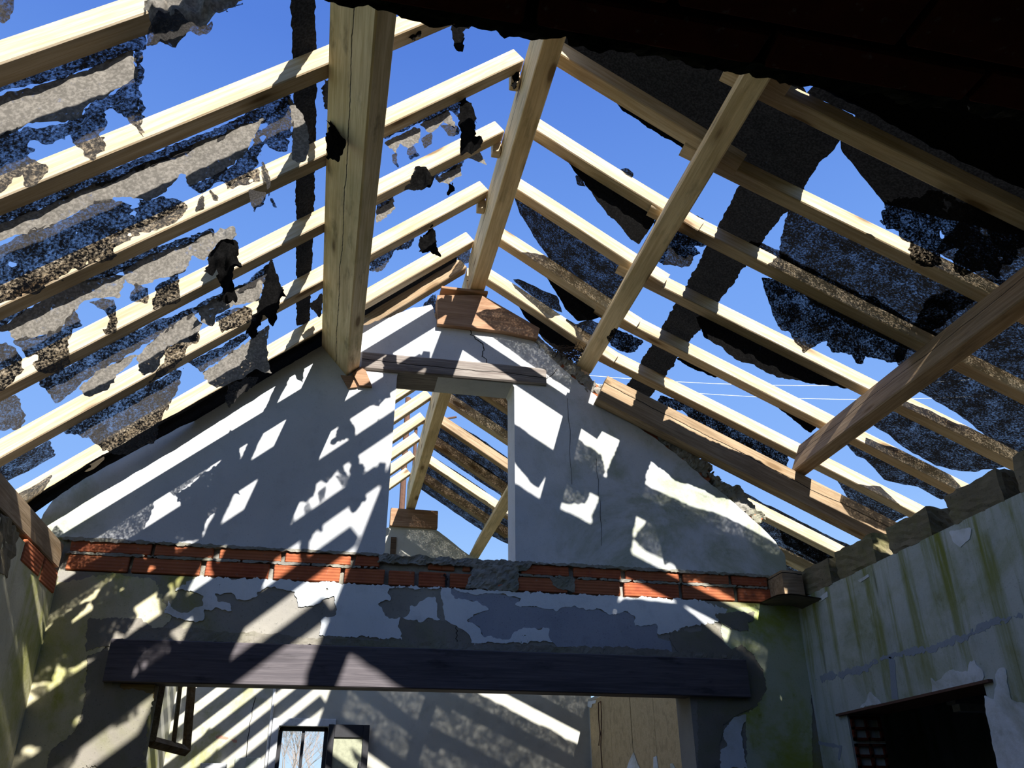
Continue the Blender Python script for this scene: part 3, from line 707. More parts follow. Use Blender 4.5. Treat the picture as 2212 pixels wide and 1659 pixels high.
# board under the ridge and its cap
bp = gw('p', [(943, 706), (943, 645), (1040, 645), (1163, 716), (1158, 738), (1085, 722)])
V = [(a, GY-.035, b) for a, b in bp]+[(a, GY+.05, b) for a, b in bp]; n = len(bp)
blk = mesh('ridge_block', V, [list(range(n)), list(range(n, 2*n))[::-1]]+[[i, i+n, (i+1) % n+n, (i+1) % n] for i in range(n)], 'board_red')
tag(blk, 'reddish wooden board on the wall peak, sloped on one side, under the ridge beam', 'board')
tag(box('packing_board', (.435, .70, GY-.05, GY+.06, 2.693, 2.711), 'board_red', bev=.003), 'thin flat board between ridge beam and reddish block', 'board')
tag(box('ridge_block', (.455, .90, G2-.03, G2+.06, 2.53, 2.705), 'board_red', bev=.005), 'reddish wooden block under the far ridge end, seen through the opening', 'board')

# window lintel in the gable, and the big dark lintel
tag(beam('window_lintel', (.035, GY-.018, 2.160), (1.035, GY-.018, 2.160), GT+.02, .105, 'lintel_grey', up=(0, 0, 1), seg=8, cham=.008), 'weathered grey timber lintel over the opening in the gable wall', 'lintel')
tag(beam('door_lintel', (-.905, GY-.03, .567), (1.995, GY-.03, .567), .10, .175, 'lintel_dark', up=(0, 0, 1), seg=14), 'long dark-stained timber lintel over the wide lower opening', 'lintel')
tag(box('packing_block', (-.84, -.70, GY-.0, GY+.08, .505, .566), 'frame_old', bev=.004), 'small wooden packing block under the end of the dark lintel', 'block')
tag(mesh('beam_stub', *boxv(2.195, 2.305, 3.86, 4.1, 1.035, 1.165), 'pine_grey'), 'sawn beam stub in the corner beside the concrete blocks', 'beam')
# bent sheet under the stub
V, F = [], []
for i in range(9):
    t = i/8; x = 2.13+.26*t; z = 1.028-.10*max(0, t-.35)**1.6
    for k in range(3): V.append((x, 3.82+.1*k-.08*t, z+.004*math.sin(9*t+k)))
for i in range(8):
    for k in range(2): F.append((i*3+k, (i+1)*3+k, (i+1)*3+k+1, i*3+k+1))
V2 = [(a, b, c-.006) for a, b, c in V]; n = len(V); F = F+[[q+n for q in f[::-1]] for f in F]
tag(mesh('tin_scrap', V+V2, F, 'tin'), 'bent dark sheet scrap drooping below the beam stub', 'scrap')

# ================================================================== FELT
FN = [0]
GF = 'scraps of torn roofing felt'
def sheet(c, pts, slope, off, mt, name='felt_scrap', amp=.016, freq=14, amp2=None, sag=.0, wr=.008, res=.011, parent=None, tear=None, holes=(), smooth=True):
    FN[0] += 1; seed = 200+FN[0]*7
    zf = (lambda x: zL(x, off)) if slope == 'L' else (lambda x: zR(x, off))
    poly = [tuple(hit(a, b, zf)[:2]) for a, b in PX(c, pts)]
    hs = [[tuple(hit(a, b, zf)[:2]) for a, b in PX(cc, hp)] for cc, hp in holes]
    v2, f2 = region([poly], hs, res=res, amp=amp, freq=freq, seed=seed, amp2=amp*.8 if amp2 is None else amp2, hole_amp=amp, tear=tear)
    P = np.array(v2); s = sdf(poly, P[:, 0], P[:, 1])
    z = zf(P[:, 0]) + wr*fbm(P[:, 0], P[:, 1], 7, seed, 3) - sag*np.clip(s/.15, 0, 1) + wr*.4*fbm(P[:, 0], P[:, 1], 22, seed+4, 2)
    return mesh(name, np.column_stack([P, z]), f2, mt, parent, smooth=smooth)
def hang(c, pts, Y, mt, name='felt_scrap', amp=.012, freq=22, fold=.03, res=.008, parent=None, tear=None):
    """rag hanging down in front of the timbers at distance Y"""
    FN[0] += 1; seed = 200+FN[0]*7
    poly = [tuple(onY(a, b, Y)[[0, 2]]) for a, b in PX(c, pts)]
    v2, f2 = region([poly], res=res, amp=amp, freq=freq, seed=seed, amp2=amp*.9, tear=tear)
    P = np.array(v2)
    y = Y + fold*fbm(P[:, 0]*3, P[:, 1], 9, seed, 3)
    return mesh(name, np.column_stack([P[:, 0], y, P[:, 1]]), f2, mt, parent, smooth=True)
def felt_thing(label, parts, group=GF):
    """one scrap: sunlit band and shaded zones of one cloth, as pale and dark parts"""
    e = empty('felt_scrap', (0, 0, 0)); obs = []
    for kind, fn in parts:
        o = fn(); o.name = kind; obs.append(o)
    mn = Vector((min(o.location.x for o in obs), min(o.location.y for o in obs), min(o.location.z for o in obs)))
    e.location = mn
    for o in obs: o.parent = e; o.location = o.location - mn
    return tag(e, label, 'roofing felt', group)
lo = -.014
B, K = 'lit_felt', 'dark_felt'  # lit and shaded zones of one felt, put into two part colours
BAY = [0.]
def sL(c, pts, mt='felt_lacy_shaded', **k):
    Y = BAY[0]; k.pop('off', 0); k.pop('sag', 0); k.setdefault('amp', .01)
    k.setdefault('fold', .010)
    return lambda: hang(c, pts, Y, mt, **k)
# each scrap hangs like a curtain from the back of a rafter
BAY[0] = 1.765
felt_thing('crumpled grey felt flap folded over the sixth rafter', [
    (B, lambda: hang('c1', [(905, -40), (1570, -40), (1480, 70), (1310, 185), (1260, 150), (1100, 250), (930, 310), (985, 220), (940, 110), (915, 60)], 1.64, 'felt_dense_lit', amp=.006, fold=.05)),
    (K, lambda: hang('c1', [(960, 200), (1030, 50), (1150, 60), (1200, 150), (1290, 175), (1400, 110), (1540, 0), (1570, 0), (1310, 190), (1100, 255), (930, 315)], 1.62, 'felt_lacy_shaded', amp=.008, fold=.03))])
felt_thing('torn felt sagging between the sixth and fifth rafters, grey band with shredded lower edge', [
    (K, sL('c1', [(-60, 520), (430, 370), (920, 185), (945, 320), (880, 325), (850, 330), (430, 495), (-60, 615)], amp=.008)),
    (B, sL('c1', [(-60, 625), (430, 490), (850, 320), (885, 500), (850, 510), (700, 600), (560, 680), (520, 740), (400, 790), (160, 800), (100, 850), (-60, 890)], 'felt_dense_lit', amp=.008)),
    (K, sL('c1', [(-60, 880), (160, 820), (400, 780), (520, 730), (560, 670), (700, 595), (860, 505), (885, 600), (880, 700), (935, 900), (840, 790), (725, 680), (655, 740), (680, 800), (650, 880), (700, 930), (690, 970), (580, 1035), (530, 960), (440, 870), (370, 880), (300, 910), (190, 900), (180, 960), (230, 935), (205, 1000), (320, 1075), (230, 1200), (130, 1230), (160, 1120), (80, 1200), (-60, 1270)], amp=.016, tear=(.5, 20)))])
felt_thing('thin shredded rag end of the felt beside the fifth rafter', [(K, sL('c1', [(870, 320), (930, 330), (890, 400), (930, 460), (880, 560), (940, 700), (900, 740), (870, 640)], amp=.01))])
BAY[0] = 2.185
felt_thing('long grey felt band between the fifth and fourth rafters, shredded along its lower edge', [
    (K, sL('c1', [(-60, 1390), (700, 1090), (1400, 810), (1840, 600), (1860, 650), (1690, 780), (1000, 1055), (-60, 1460)], amp=.008)),
    (B, sL('c1', [(-60, 1450), (420, 1260), (740, 1130), (1100, 970), (1690, 760), (1640, 860), (1590, 960), (1400, 1130), (1210, 1190), (1180, 1110), (1090, 1190), (1040, 1250), (950, 1290), (850, 1270), (740, 1250), (700, 1290), (560, 1320), (480, 1375), (300, 1455), (-60, 1560)], 'felt_dense_lit', amp=.009)),
    (K, sL('p', [(-20, 530), (100, 488), (165, 460), (200, 435), (240, 428), (280, 447), (290, 478), (300, 430), (350, 425), (385, 430), (402, 445), (392, 475), (300, 505), (262, 525), (240, 560), (185, 572), (100, 622), (40, 645), (-20, 655)], amp=.016, tear=(.42, 22))),
    (K, sL('c1', [(1680, 765), (1840, 595), (1875, 660), (1870, 870), (1830, 980), (1750, 980), (1700, 920), (1640, 990), (1670, 1150), (1440, 1220), (1430, 1150), (1300, 1230), (1200, 1200), (1400, 1120), (1590, 960)], amp=.014, tear=(.45, 22)))])
felt_thing('pale upright felt flap beside the long dark strap', [(B, sL('c1', [(1850, 640), (1930, 720), (1985, 920), (1950, 1040), (1860, 1030), (1870, 800)], 'felt_dense_lit', amp=.008))])
for pts, lab in (([(1660, 970), (1690, 1050), (1740, 1170), (1720, 1240), (1780, 1335), (1745, 1330), (1715, 1230), (1690, 1150)], 'thin twisted felt tail below the fifth rafter band'),
                 ([(1575, 1210), (1700, 1230), (1690, 1310), (1650, 1330), (1630, 1370), (1600, 1300)], 'ragged felt tuft hanging under the fourth rafter'),
                 ([(1300, 1230), (1310, 1320), (1255, 1340)], 'small triangular felt tatter on the fourth rafter face'),
                 ([(1330, 1195), (1395, 1270), (1370, 1265)], 'tiny curled felt tatter on the fourth rafter face')):
    felt_thing(lab, [(K, (lambda q: lambda: hang('c1', q, 2.535, 'felt_lacy_shaded', amp=.006, fold=.01))(pts))])
BAY[0] = 2.625
felt_thing('wide torn felt between the fourth and third rafters, grey bands split by gaps', [
    (K, sL('c4', [(-60, 590), (340, 410), (600, 260), (720, 225), (1000, 100), (1370, -30), (1370, 30), (1000, 140), (740, 280), (480, 340), (200, 480), (-60, 650)], amp=.008)),
    (B, sL('c4', [(-60, 650), (200, 480), (480, 330), (730, 270), (790, 290), (770, 420), (520, 440), (480, 510), (380, 640), (100, 700), (50, 640)], 'felt_dense_lit', amp=.009)),
    (B, sL('c4', [(770, 240), (1000, 130), (1220, 70), (1340, 0), (1400, 60), (1310, 190), (1230, 150), (1190, 260), (1130, 280), (870, 350), (820, 330)], 'felt_dense_lit', amp=.009)),
    (K, sL('c4', [(100, 700), (380, 630), (480, 505), (505, 600), (460, 660), (450, 830), (380, 900), (230, 900), (200, 850), (280, 770), (160, 800)], amp=.014)),
    (K, sL('c4', [(-60, 720), (50, 690), (150, 800), (140, 900), (60, 1000), (-60, 1040)], amp=.016)),
    (K, sL('c4', [(570, 455), (735, 425), (745, 560), (740, 650), (660, 650), (705, 540)], amp=.01)),
    (K, sL('c4', [(820, 440), (870, 345), (940, 370), (960, 470), (900, 455)], amp=.01)),
    (K, sL('c4', [(980, 350), (1130, 280), (1160, 450), (1060, 480), (990, 495)], amp=.01))])
felt_thing('thick frayed felt bundle with a pale cap hanging across the fourth and third rafters', [
    (B, lambda: hang('c4', [(1365, 30), (1410, -20), (1500, -20), (1525, 60), (1420, 50), (1360, 110)], 2.86, 'felt_dense_lit', amp=.004)),
    (K, lambda: hang('c4', [(1345, 120), (1430, 40), (1520, 60), (1545, 230), (1500, 240), (1480, 330), (1515, 430), (1460, 470), (1430, 460), (1430, 400), (1380, 250), (1310, 270), (1330, 150)], 2.88, 'felt_black', amp=.014, fold=.05))])
BAY[0] = 3.055
felt_thing('torn felt between the third and second rafters, three pale strips and a dark mat', [
    (K, sL('c4', [(440, 860), (700, 690), (1050, 560), (1180, 510), (1420, 390), (1580, 320), (1720, 200), (1690, 330), (1420, 430), (1230, 540), (900, 740), (650, 890), (480, 1010), (360, 1110), (290, 1020), (235, 930)], amp=.010)),
    (B, sL('c4', [(500, 1000), (640, 880), (860, 780), (890, 790), (740, 920), (690, 1010), (560, 1060)], 'felt_dense_lit', amp=.010)),
    (B, sL('c4', [(870, 800), (950, 710), (1230, 520), (1290, 590), (1250, 690), (1070, 745), (1000, 880), (900, 935)], 'felt_dense_lit', amp=.010)),
    (B, sL('c4', [(1260, 500), (1420, 400), (1660, 300), (1685, 330), (1650, 440), (1500, 470), (1380, 540), (1360, 610), (1290, 590)], 'felt_dense_lit', amp=.010)),
    (K, sL('c4', [(1050, 760), (1240, 660), (1280, 650), (1270, 710), (1200, 720), (1170, 830), (1060, 920), (960, 960), (1040, 840)], amp=.012)),
    (K, sL('c4', [(1380, 560), (1500, 490), (1600, 480), (1640, 560), (1540, 600), (1430, 650), (1410, 690), (1400, 600)], amp=.012))])
felt_thing('long dark frayed felt tail hanging from the second rafter near the strap', [
    (K, lambda: hang('c4', [(1690, 250), (1740, 190), (1825, 390), (1830, 430), (1790, 420), (1770, 550), (1750, 600), (1690, 540), (1620, 690), (1570, 650), (1640, 500), (1680, 400)], 3.30, 'felt_black', amp=.012, fold=.04))])
BAY[0] = 3.485
felt_thing('pale mottled felt sheet sagging between the second and first rafters', [
    (K, sL('c4', [(1190, 840), (1400, 740), (1660, 610), (1510, 745), (1290, 905)], amp=.010)),
    (B, sL('c4', [(1300, 900), (1500, 760), (1725, 595), (1705, 760), (1735, 910), (1640, 870), (1560, 940), (1380, 995), (1310, 940)], 'felt_dense_lit', amp=.012)),
    (K, sL('c4', [(1470, 990), (1570, 930), (1650, 930), (1630, 990), (1540, 1030), (1470, 1130), (1440, 1120)], 'felt_lacy_shaded', amp=.014, off=-.03))])
felt_thing('large mossy felt mat drooping over the first rafter near the mossy wall', [
    (K, sL('c4', [(680, 1090), (950, 970), (1190, 860), (1105, 1080), (1035, 1200), (985, 1350), (800, 1425), (650, 1400), (560, 1330), (620, 1250), (690, 1240)], amp=.014, sag=.01)),
    (K, sL('c4', [(340, 1190), (500, 1060), (570, 1190), (690, 1035), (690, 1270), (560, 1340), (480, 1300), (430, 1290)], amp=.014))])
BAY[0] = 3.485
felt_thing('dark felt mat under the steep slope eaves above the timber plate', [
    (K, sL('c4', [(-60, 1080), (100, 1040), (170, 1180), (130, 1270), (-60, 1260)], amp=.012)),
    (K, lambda: sheet('c4', [(-60, 1520), (120, 1430), (320, 1330), (360, 1430), (60, 1600), (-60, 1640)], 'L', .08, 'felt_lacy_shaded', amp=.01))])
felt_thing('dark felt strip left between gable wall top and first rafter', [
    (K, lambda: sheet('p', [(30, 1110), (100, 1055), (364, 900), (700, 715), (700, 772), (632, 800), (494, 880), (404, 915), (219, 1013), (136, 1064), (60, 1120)], 'L', -.004, 'felt_black', amp=.006))])
felt_thing('long dark felt strap laid across the rafters of the steep slope', [
    ('strap', lambda: sheet('p', [(628, -40), (682, -40), (684, 180), (683, 300), (680, 430), (674, 560), (669, 700), (640, 705), (640, 560), (638, 400), (634, 200)], 'L', RD+.01, 'felt_strap', amp=.006))])
# scraps between the thick purlin and the ridge
for pts, Y, lab in (([(820, 130), (880, 80), (990, 70), (985, 140), (900, 155), (905, 230), (890, 330), (830, 330), (815, 200)], 2.15, 'frayed felt rag hanging beside the front brick soffit near the ridge'),
                    ([(530, 250), (570, 215), (622, 215), (615, 250), (570, 285)], 2.15, 'small felt tuft under the fifth rafter near the thick purlin'),
                    ([(870, 600), (940, 650), (970, 730), (975, 850), (1020, 910), (940, 980), (880, 985), (865, 800)], 2.60, 'dark frayed felt tassel hanging between fourth and third rafters near the ridge'),
                    ([(1200, 460), (1260, 420), (1250, 500), (1225, 600), (1200, 540)], 2.6, 'felt tuft caught on the side of the ridge beam'),
                    ([(-10, 560), (40, 460), (35, 620), (90, 680), (120, 740), (140, 900), (110, 990), (60, 1060), (25, 1030), (20, 850), (50, 740), (0, 700)], 2.35, 'black frayed felt tangle hanging on the side of the thick purlin'),
                    ([(590, 1060), (640, 1050), (700, 1130), (690, 1190), (500, 1215), (560, 1150)], 2.95, 'felt tassel draped across the third rafter near the ridge'),
                    ([(600, 1540), (690, 1450), (715, 1560), (745, 1640), (690, 1620), (620, 1620)], 3.45, 'frayed felt tassel under the second rafter near the ridge'),
                    ([(800, 1180), (830, 1160), (840, 1240), (780, 1260)], 3.0, 'small felt tag hanging under the third rafter near the ridge')):
    felt_thing(lab, [(K, (lambda q, yy: lambda: hang('c2', q, yy, 'felt_black', amp=.012, fold=.04))(pts, Y))])
BAY[0] = 2.625
felt_thing('pale felt scraps strung between fourth and third rafters near the ridge', [
    (K, sL('c2', [(395, 840), (700, 685), (870, 612), (860, 750), (800, 710), (600, 790), (390, 890)], amp=.008)),
    (B, sL('c2', [(385, 905), (580, 810), (612, 825), (612, 900), (540, 950), (480, 920), (460, 990), (430, 960)], 'felt_dense_lit', amp=.008)),
    (B, sL('c2', [(600, 790), (790, 703), (860, 830), (790, 800), (760, 770), (690, 855)], 'felt_dense_lit', amp=.008)),
    (K, sL('c2', [(750, 800), (850, 800), (860, 850), (800, 870)], amp=.01)),
    (K, sL('c2', [(620, 880), (690, 850), (680, 930), (640, 955)], amp=.008)), (K, sL('c2', [(530, 970), (570, 940), (610, 1000), (540, 1030)], amp=.008)),
    (K, sL('c2', [(435, 990), (460, 980), (470, 1040), (490, 1090), (440, 1040)], amp=.005))])
BAY[0] = 3.055
felt_thing('pale felt scraps strung between third and second rafters near the ridge', [
    (K, sL('c2', [(680, 1110), (830, 1030), (900, 1000), (880, 1060), (700, 1140)], amp=.008)),
    (B, sL('c2', [(710, 1140), (830, 1060), (880, 1040), (880, 1130), (840, 1130), (800, 1180), (740, 1170)], 'felt_dense_lit', amp=.008)),
    (B, sL('c2', [(910, 1010), (1000, 970), (1040, 1060), (990, 1030)], 'felt_dense_lit', amp=.006)),
    (B, sL('c2', [(335, 1340), (440, 1270), (455, 1330), (400, 1380), (330, 1430)], 'felt_dense_lit', amp=.008)),
    (K, sL('c2', [(340, 1300), (445, 1240), (440, 1280), (335, 1350)], amp=.006))])
BAY[0] = 3.485
felt_thing('dark felt scraps between second and first rafters near the ridge', [
    (K, sL('c5', [(440, 190), (560, 130), (720, 40), (700, 100), (600, 130), (570, 200), (530, 230), (500, 260), (440, 250)], amp=.012)),
    (K, lambda: sheet('c5', [(400, 480), (560, 380), (800, 260), (990, 150), (1000, 190), (860, 270), (700, 370), (500, 520), (400, 600)], 'L', .07, 'felt_black', amp=.006)),
    (K, lambda: sheet('c5', [(1000, 130), (1050, 80), (1090, 70), (1080, 200), (1030, 210), (1000, 170)], 'L', .06, 'felt_lacy_shaded', amp=.01))])
felt_thing('blue-black felt rag behind the reddish ridge board', [
    (K, lambda: hang('c5', [(750, 500), (860, 400), (870, 600), (800, 550)], 4.14, 'felt_lacy_shaded', amp=.01))])
felt_thing('small pointed felt rag under the thick purlin beside the gable wall', [
    (K, lambda: hang('c4', [(1980, 460), (2065, 390), (2062, 540), (2040, 545), (2010, 510)], 3.7, 'felt_black', amp=.008))])

# shallow slope: mostly on top of the rafters, sagging
def sR(c, pts, mt='felt_black', off=RD+.006, **k): return lambda: sheet(c, pts, 'R', off, mt, **k)
def oneR(label, c, pts, mt='felt_black', off=RD+.006, **k):
    Y = k.pop('Y', 0)
    o = hang(c, pts, Y, mt, **k) if Y else sheet(c, pts, 'R', off, mt, **k)
    return tag(o, label, 'roofing felt', GF)
oneR('broad black felt sheet covering the slope between front bricks and the torn triangular gap', 'p',
     [(1208, 60), (1420, 60), (1720, 80), (1735, 186), (1742, 202), (1850, 250), (1812, 310), (1800, 325), (1795, 333), (1770, 352), (1745, 390), (1735, 412), (1728, 430), (1600, 385), (1500, 330), (1400, 260), (1355, 205), (1300, 165), (1205, 108)], amp=.008)
oneR('black felt fold sagging below the fourth short rafter', 'p', [(1318, 208), (1345, 240), (1365, 252), (1440, 300), (1500, 340), (1560, 360), (1560, 330), (1500, 295), (1400, 240)], amp=.003, Y=2.5, fold=.012)
oneR('stiff black felt flap with a straight torn edge beside the triangular gap', 'p', [(1815, 300), (1850, 250), (1740, 200), (1765, 178), (1900, 150), (2300, 180), (2300, 520), (2150, 500), (2080, 480), (1912, 441), (1816, 324)], amp=.004)
oneR('lacy worn felt mat with sky showing through, beside the lower purlin', 'c3',
     [(1390, 1190), (1500, 1150), (1700, 1130), (1900, 1200), (2208, 1300), (2300, 1400), (2150, 1480), (2160, 1560), (2090, 1560), (2050, 1640), (1960, 1580), (1840, 1620), (1780, 1600), (1800, 1470), (1740, 1470), (1720, 1560), (1620, 1580), (1540, 1500), (1520, 1420), (1440, 1350), (1350, 1310)], 'felt_deep_shade', Y=2.135, amp=.02, tear=(.55, 16))
oneR('wide black felt strap running across the long rafters beside the upper purlin', 'p',
     [(1606, 385), (1735, 415), (1702, 455), (1650, 520), (1625, 560), (1560, 640), (1530, 690), (1480, 750), (1440, 810), (1400, 860), (1375, 900), (1310, 900), (1340, 855), (1400, 755), (1470, 640), (1540, 505)], 'felt_strap', amp=.010)
oneR('felt fold sagging as a dark triangle behind the third short rafter', 'c2', [(1525, 985), (1600, 1090), (1680, 1200), (1760, 1310), (1890, 1450), (1960, 1530), (2015, 1565), (2100, 1440), (2130, 1380), (1900, 1200), (1640, 1040)], amp=.003, Y=2.945, fold=.012)
oneR('small frayed felt tuft beside the third short rafter', 'c2', [(1600, 1110), (1640, 1130), (1680, 1200), (1620, 1180)], 'felt_deep_shade', amp=.006)
oneR('thin felt tuft standing on the third short rafter', 'c2', [(1895, 1085), (1940, 1075), (1985, 1110), (1980, 1135), (1930, 1120)], 'felt_deep_shade', off=RD+.004, amp=.004)
oneR('crumpled felt around the upper purlin and third long rafter', 'c3', [(60, 1150), (180, 1200), (330, 1300), (362, 1400), (330, 1445), (270, 1440), (310, 1490), (270, 1500), (240, 1570), (100, 1550), (40, 1525), (20, 1400)], 'felt_deep_shade', amp=.01, Y=2.96, fold=.012)
oneR('mottled grey-black felt panel between second and third short rafters', 'p', [(1110, 425), (1170, 455), (1250, 500), (1380, 580), (1340, 665), (1300, 670), (1250, 615), (1200, 585), (1180, 548), (1150, 508), (1122, 460)], 'felt_deep_shade', amp=.006)
oneR('felt scrap below the upper purlin beside the black strap', 'n3', [(700, 180), (760, 100), (960, 190), (1000, 220), (920, 290), (860, 300), (760, 260)], 'felt_deep_shade', amp=.01, Y=3.42, fold=.012)
oneR('smooth dark felt wedge between first and second short rafters', 'c5', [(1555, 268), (1640, 400), (1700, 500), (1770, 575), (1860, 570), (1960, 520), (1950, 470), (1830, 410), (1650, 310)], amp=.003, Y=3.79, fold=.012)
oneR('speckled felt flap curling over the short rafter beside the nest', 'c5', [(1345, 300), (1400, 308), (1540, 375), (1640, 415), (1675, 520), (1600, 490), (1530, 450), (1420, 365)], 'felt_deep_shade', off=RD+.012, amp=.006)
oneR('dark felt wedge sagging over the gable top beside the twig nest', 'c5', [(1370, 430), (1420, 530), (1560, 700), (1665, 775), (1790, 745), (1830, 700), (1600, 600)], amp=.003, Y=4.18, fold=.012)
oneR('mottled felt patch where the upper purlin meets the short rafters', 'c5', [(1690, 555), (1760, 590), (1850, 560), (1930, 600), (1900, 700), (1820, 720), (1740, 650)], 'felt_deep_shade', off=RD-.01, amp=.008)
oneR('speckled felt mat hanging between fourth and third long rafters, beside the strap', 'p',
     [(1705, 452), (1694, 475), (1685, 530), (1682, 597), (1713, 612), (1805, 648), (1845, 670), (1882, 696), (1930, 711), (1948, 733), (1990, 718), (2033, 707), (2090, 660), (2125, 640), (2018, 590), (1963, 560), (1750, 462)], 'felt_deep_shade', off=RD+.004, amp=.008)
oneR('torn felt flag with a long pointed tip between third and second long rafters', 'c6',
     [(670, 105), (780, 420), (830, 410), (915, 550), (1075, 460), (1040, 515), (1090, 550), (1130, 540), (1265, 612), (1270, 570), (1340, 590), (1430, 612), (1510, 590), (1535, 510), (1480, 470), (1290, 370), (1000, 250), (800, 115)], 'felt_deep_shade', Y=2.955, amp=.006)
oneR('leaf-shaped dark felt sagging between second and first long rafters', 'c6', [(280, 340), (330, 460), (430, 520), (510, 590), (620, 620), (760, 690), (930, 725), (1240, 767), (1290, 740), (900, 530), (620, 420), (420, 310)], 'felt_black', amp=.005, Y=3.42, fold=.012)
oneR('dark felt corner behind the first long rafter near the lower purlin', 'c6', [(650, 785), (760, 870), (860, 950), (955, 1020), (1030, 950), (880, 860), (700, 780)], amp=.004, Y=3.825, fold=.012)
oneR('narrow dark felt sliver behind the first long rafter near the strap', 'c6', [(160, 585), (250, 640), (400, 695), (420, 670), (330, 620), (200, 570)], amp=.003, Y=3.825, fold=.012)
oneR('lacy felt mat behind the long rafter above the support plank', 'c6', [(20, 880), (70, 800), (200, 830), (300, 880), (520, 960), (700, 1060), (820, 1110), (820, 1250), (700, 1230), (600, 1140), (480, 1090), (350, 1030), (250, 930), (200, 890), (100, 875)], 'felt_deep_shade', amp=.012, Y=4.21, fold=.012)
oneR('large dark felt sheet over the eaves between fourth and third long rafters', 'p', [(2010, 640), (2120, 600), (2300, 620), (2300, 1010), (2180, 985), (2080, 900), (1960, 830), (1930, 760)], 'felt_deep_shade', amp=.01)
oneR('dark felt sheet over the eaves hanging behind the third long rafter', 'c9', [(870, 250), (1000, 330), (1100, 420), (1200, 480), (1370, 570), (1500, 612), (1680, 632), (1750, 605), (1960, 580), (2000, 520), (1500, 260), (1200, 90), (1050, 90)], 'felt_deep_shade', amp=.005)
oneR('wavy dark felt strip over the eaves behind the second long rafter', 'c9', [(650, 400), (740, 500), (800, 520), (870, 590), (960, 690), (1100, 722), (1230, 747), (1415, 842), (1500, 800), (1560, 720), (1300, 620), (1000, 480), (820, 360)], 'felt_deep_shade', amp=.004)
oneR('dark felt over the eaves between first long rafter and support plank', 'c9', [(480, 560), (600, 720), (680, 850), (780, 930), (1000, 1040), (1180, 960), (1260, 900), (800, 670), (600, 580)], 'felt_deep_shade', amp=.006)
oneR('dark felt below the support plank above the concrete blocks', 'c9', [(120, 1080), (160, 1200), (300, 1270), (430, 1345), (600, 1320), (640, 1260), (400, 1150), (200, 1070)], 'felt_deep_shade', amp=.006)
def sheet_xy(poly, mt, seed, off=RD+.006, amp=.02, res=.02, slope='R'):
    v2, f2 = region([poly], res=res, amp=amp, freq=6, seed=seed, amp2=amp*.5); P = np.array(v2)
    zz = (zR if slope == 'R' else zL)(P[:, 0], off) + .008*fbm(P[:, 0], P[:, 1], 7, seed, 3)
    return mesh('felt_scrap', np.column_stack([P, zz]), f2, mt, smooth=True)
tag(sheet_xy([(.72, 1.0), (4.4, 1.0), (4.4, 2.06), (1.6, 2.02), (.72, 1.98)], 'felt_black', 501), 'unbroken black felt over the shallow slope nearest the front bricks', 'roofing felt', GF)
tag(sheet_xy([(1.72, 2.86), (2.7, 2.86), (2.7, 3.04), (2.2, 3.07), (1.98, 3.02), (1.76, 3.01)], 'felt_deep_shade', 503, amp=.03, res=.012), 'ragged black felt strip along the upper edge of the third long rafter', 'roofing felt', GF)
tag(sheet_xy([(2.30, 2.18), (2.75, 2.16), (2.75, 2.47), (2.32, 2.46)], 'felt_deep_shade', 504, amp=.015, res=.014), 'added sun-blocking felt patch above the lower purlin beside the lacy felt mat', 'roofing felt', GF)  # added patch, keeps stray sun off the gable wall
felt_thing('dark rag hanging from the rafter nearest the front bricks', [(K, lambda: hang('p', [(-40, -40), (24, -40), (20, 12), (6, 34), (-40, 40)], 1.325, 'felt_lacy_shaded', amp=.008))])
# far room, shallow slope
for i in range(8):
    y = 4.50+.41*i
    if i == 0: y0_, y1_ = y-.34, y-.02
    ya, yb = y+.02, y+.45
    if i in (0, 3): yb = y+.21
    if i == 5: yb = y+.30
    poly = [(.72, ya), (1.1, ya+.03*math.sin(i)), (1.6, ya-.02), (2.2, ya), (3.0, ya), (4.4, ya), (4.4, yb), (2.4, yb), (1.4, yb), (.72, yb)]
    if i == 0: poly = [(.95, ya+.1), (1.5, ya+.05), (2.2, ya), (4.4, ya), (4.4, yb), (1.5, yb), (.9, yb)]
    v2, f2 = region([poly], res=.02, amp=.02, freq=6, seed=300+i, amp2=.01); P = np.array(v2)
    z = zR(P[:, 0], RD+.006) + .008*fbm(P[:, 0], P[:, 1], 7, 300+i, 3)
    tag(mesh('felt_scrap', np.column_stack([P, z]), f2, 'felt_deep_shade', smooth=True), f'felt cover over the {ORD[i]} bay of the shallow slope beyond the gable wall', 'roofing felt', 'felt covers beyond the gable')
for i in range(7):
    y = 4.62+.40*i
    x0 = -.2+.25*math.sin(i*1.7); poly = [(x0-.5, y+.09), (x0, y+.08), (x0+.25, y+.1), (x0+.2, y+.2), (x0, y+.17), (x0-.1, y+.3), (x0-.3, y+.2)]
    v2, f2 = region([poly], res=.014, amp=.03, freq=12, seed=330+i, amp2=.02); P = np.array(v2)
    tag(mesh('felt_scrap', np.column_stack([P, zL(P[:, 0], -.014)+.006*fbm(P[:, 0], P[:, 1], 9, i, 3)]), f2, 'felt_lacy_shaded', smooth=True), f'small torn felt rag in the {ORD[i]} bay of the steep slope beyond the gable', 'roofing felt', 'felt rags beyond the gable')

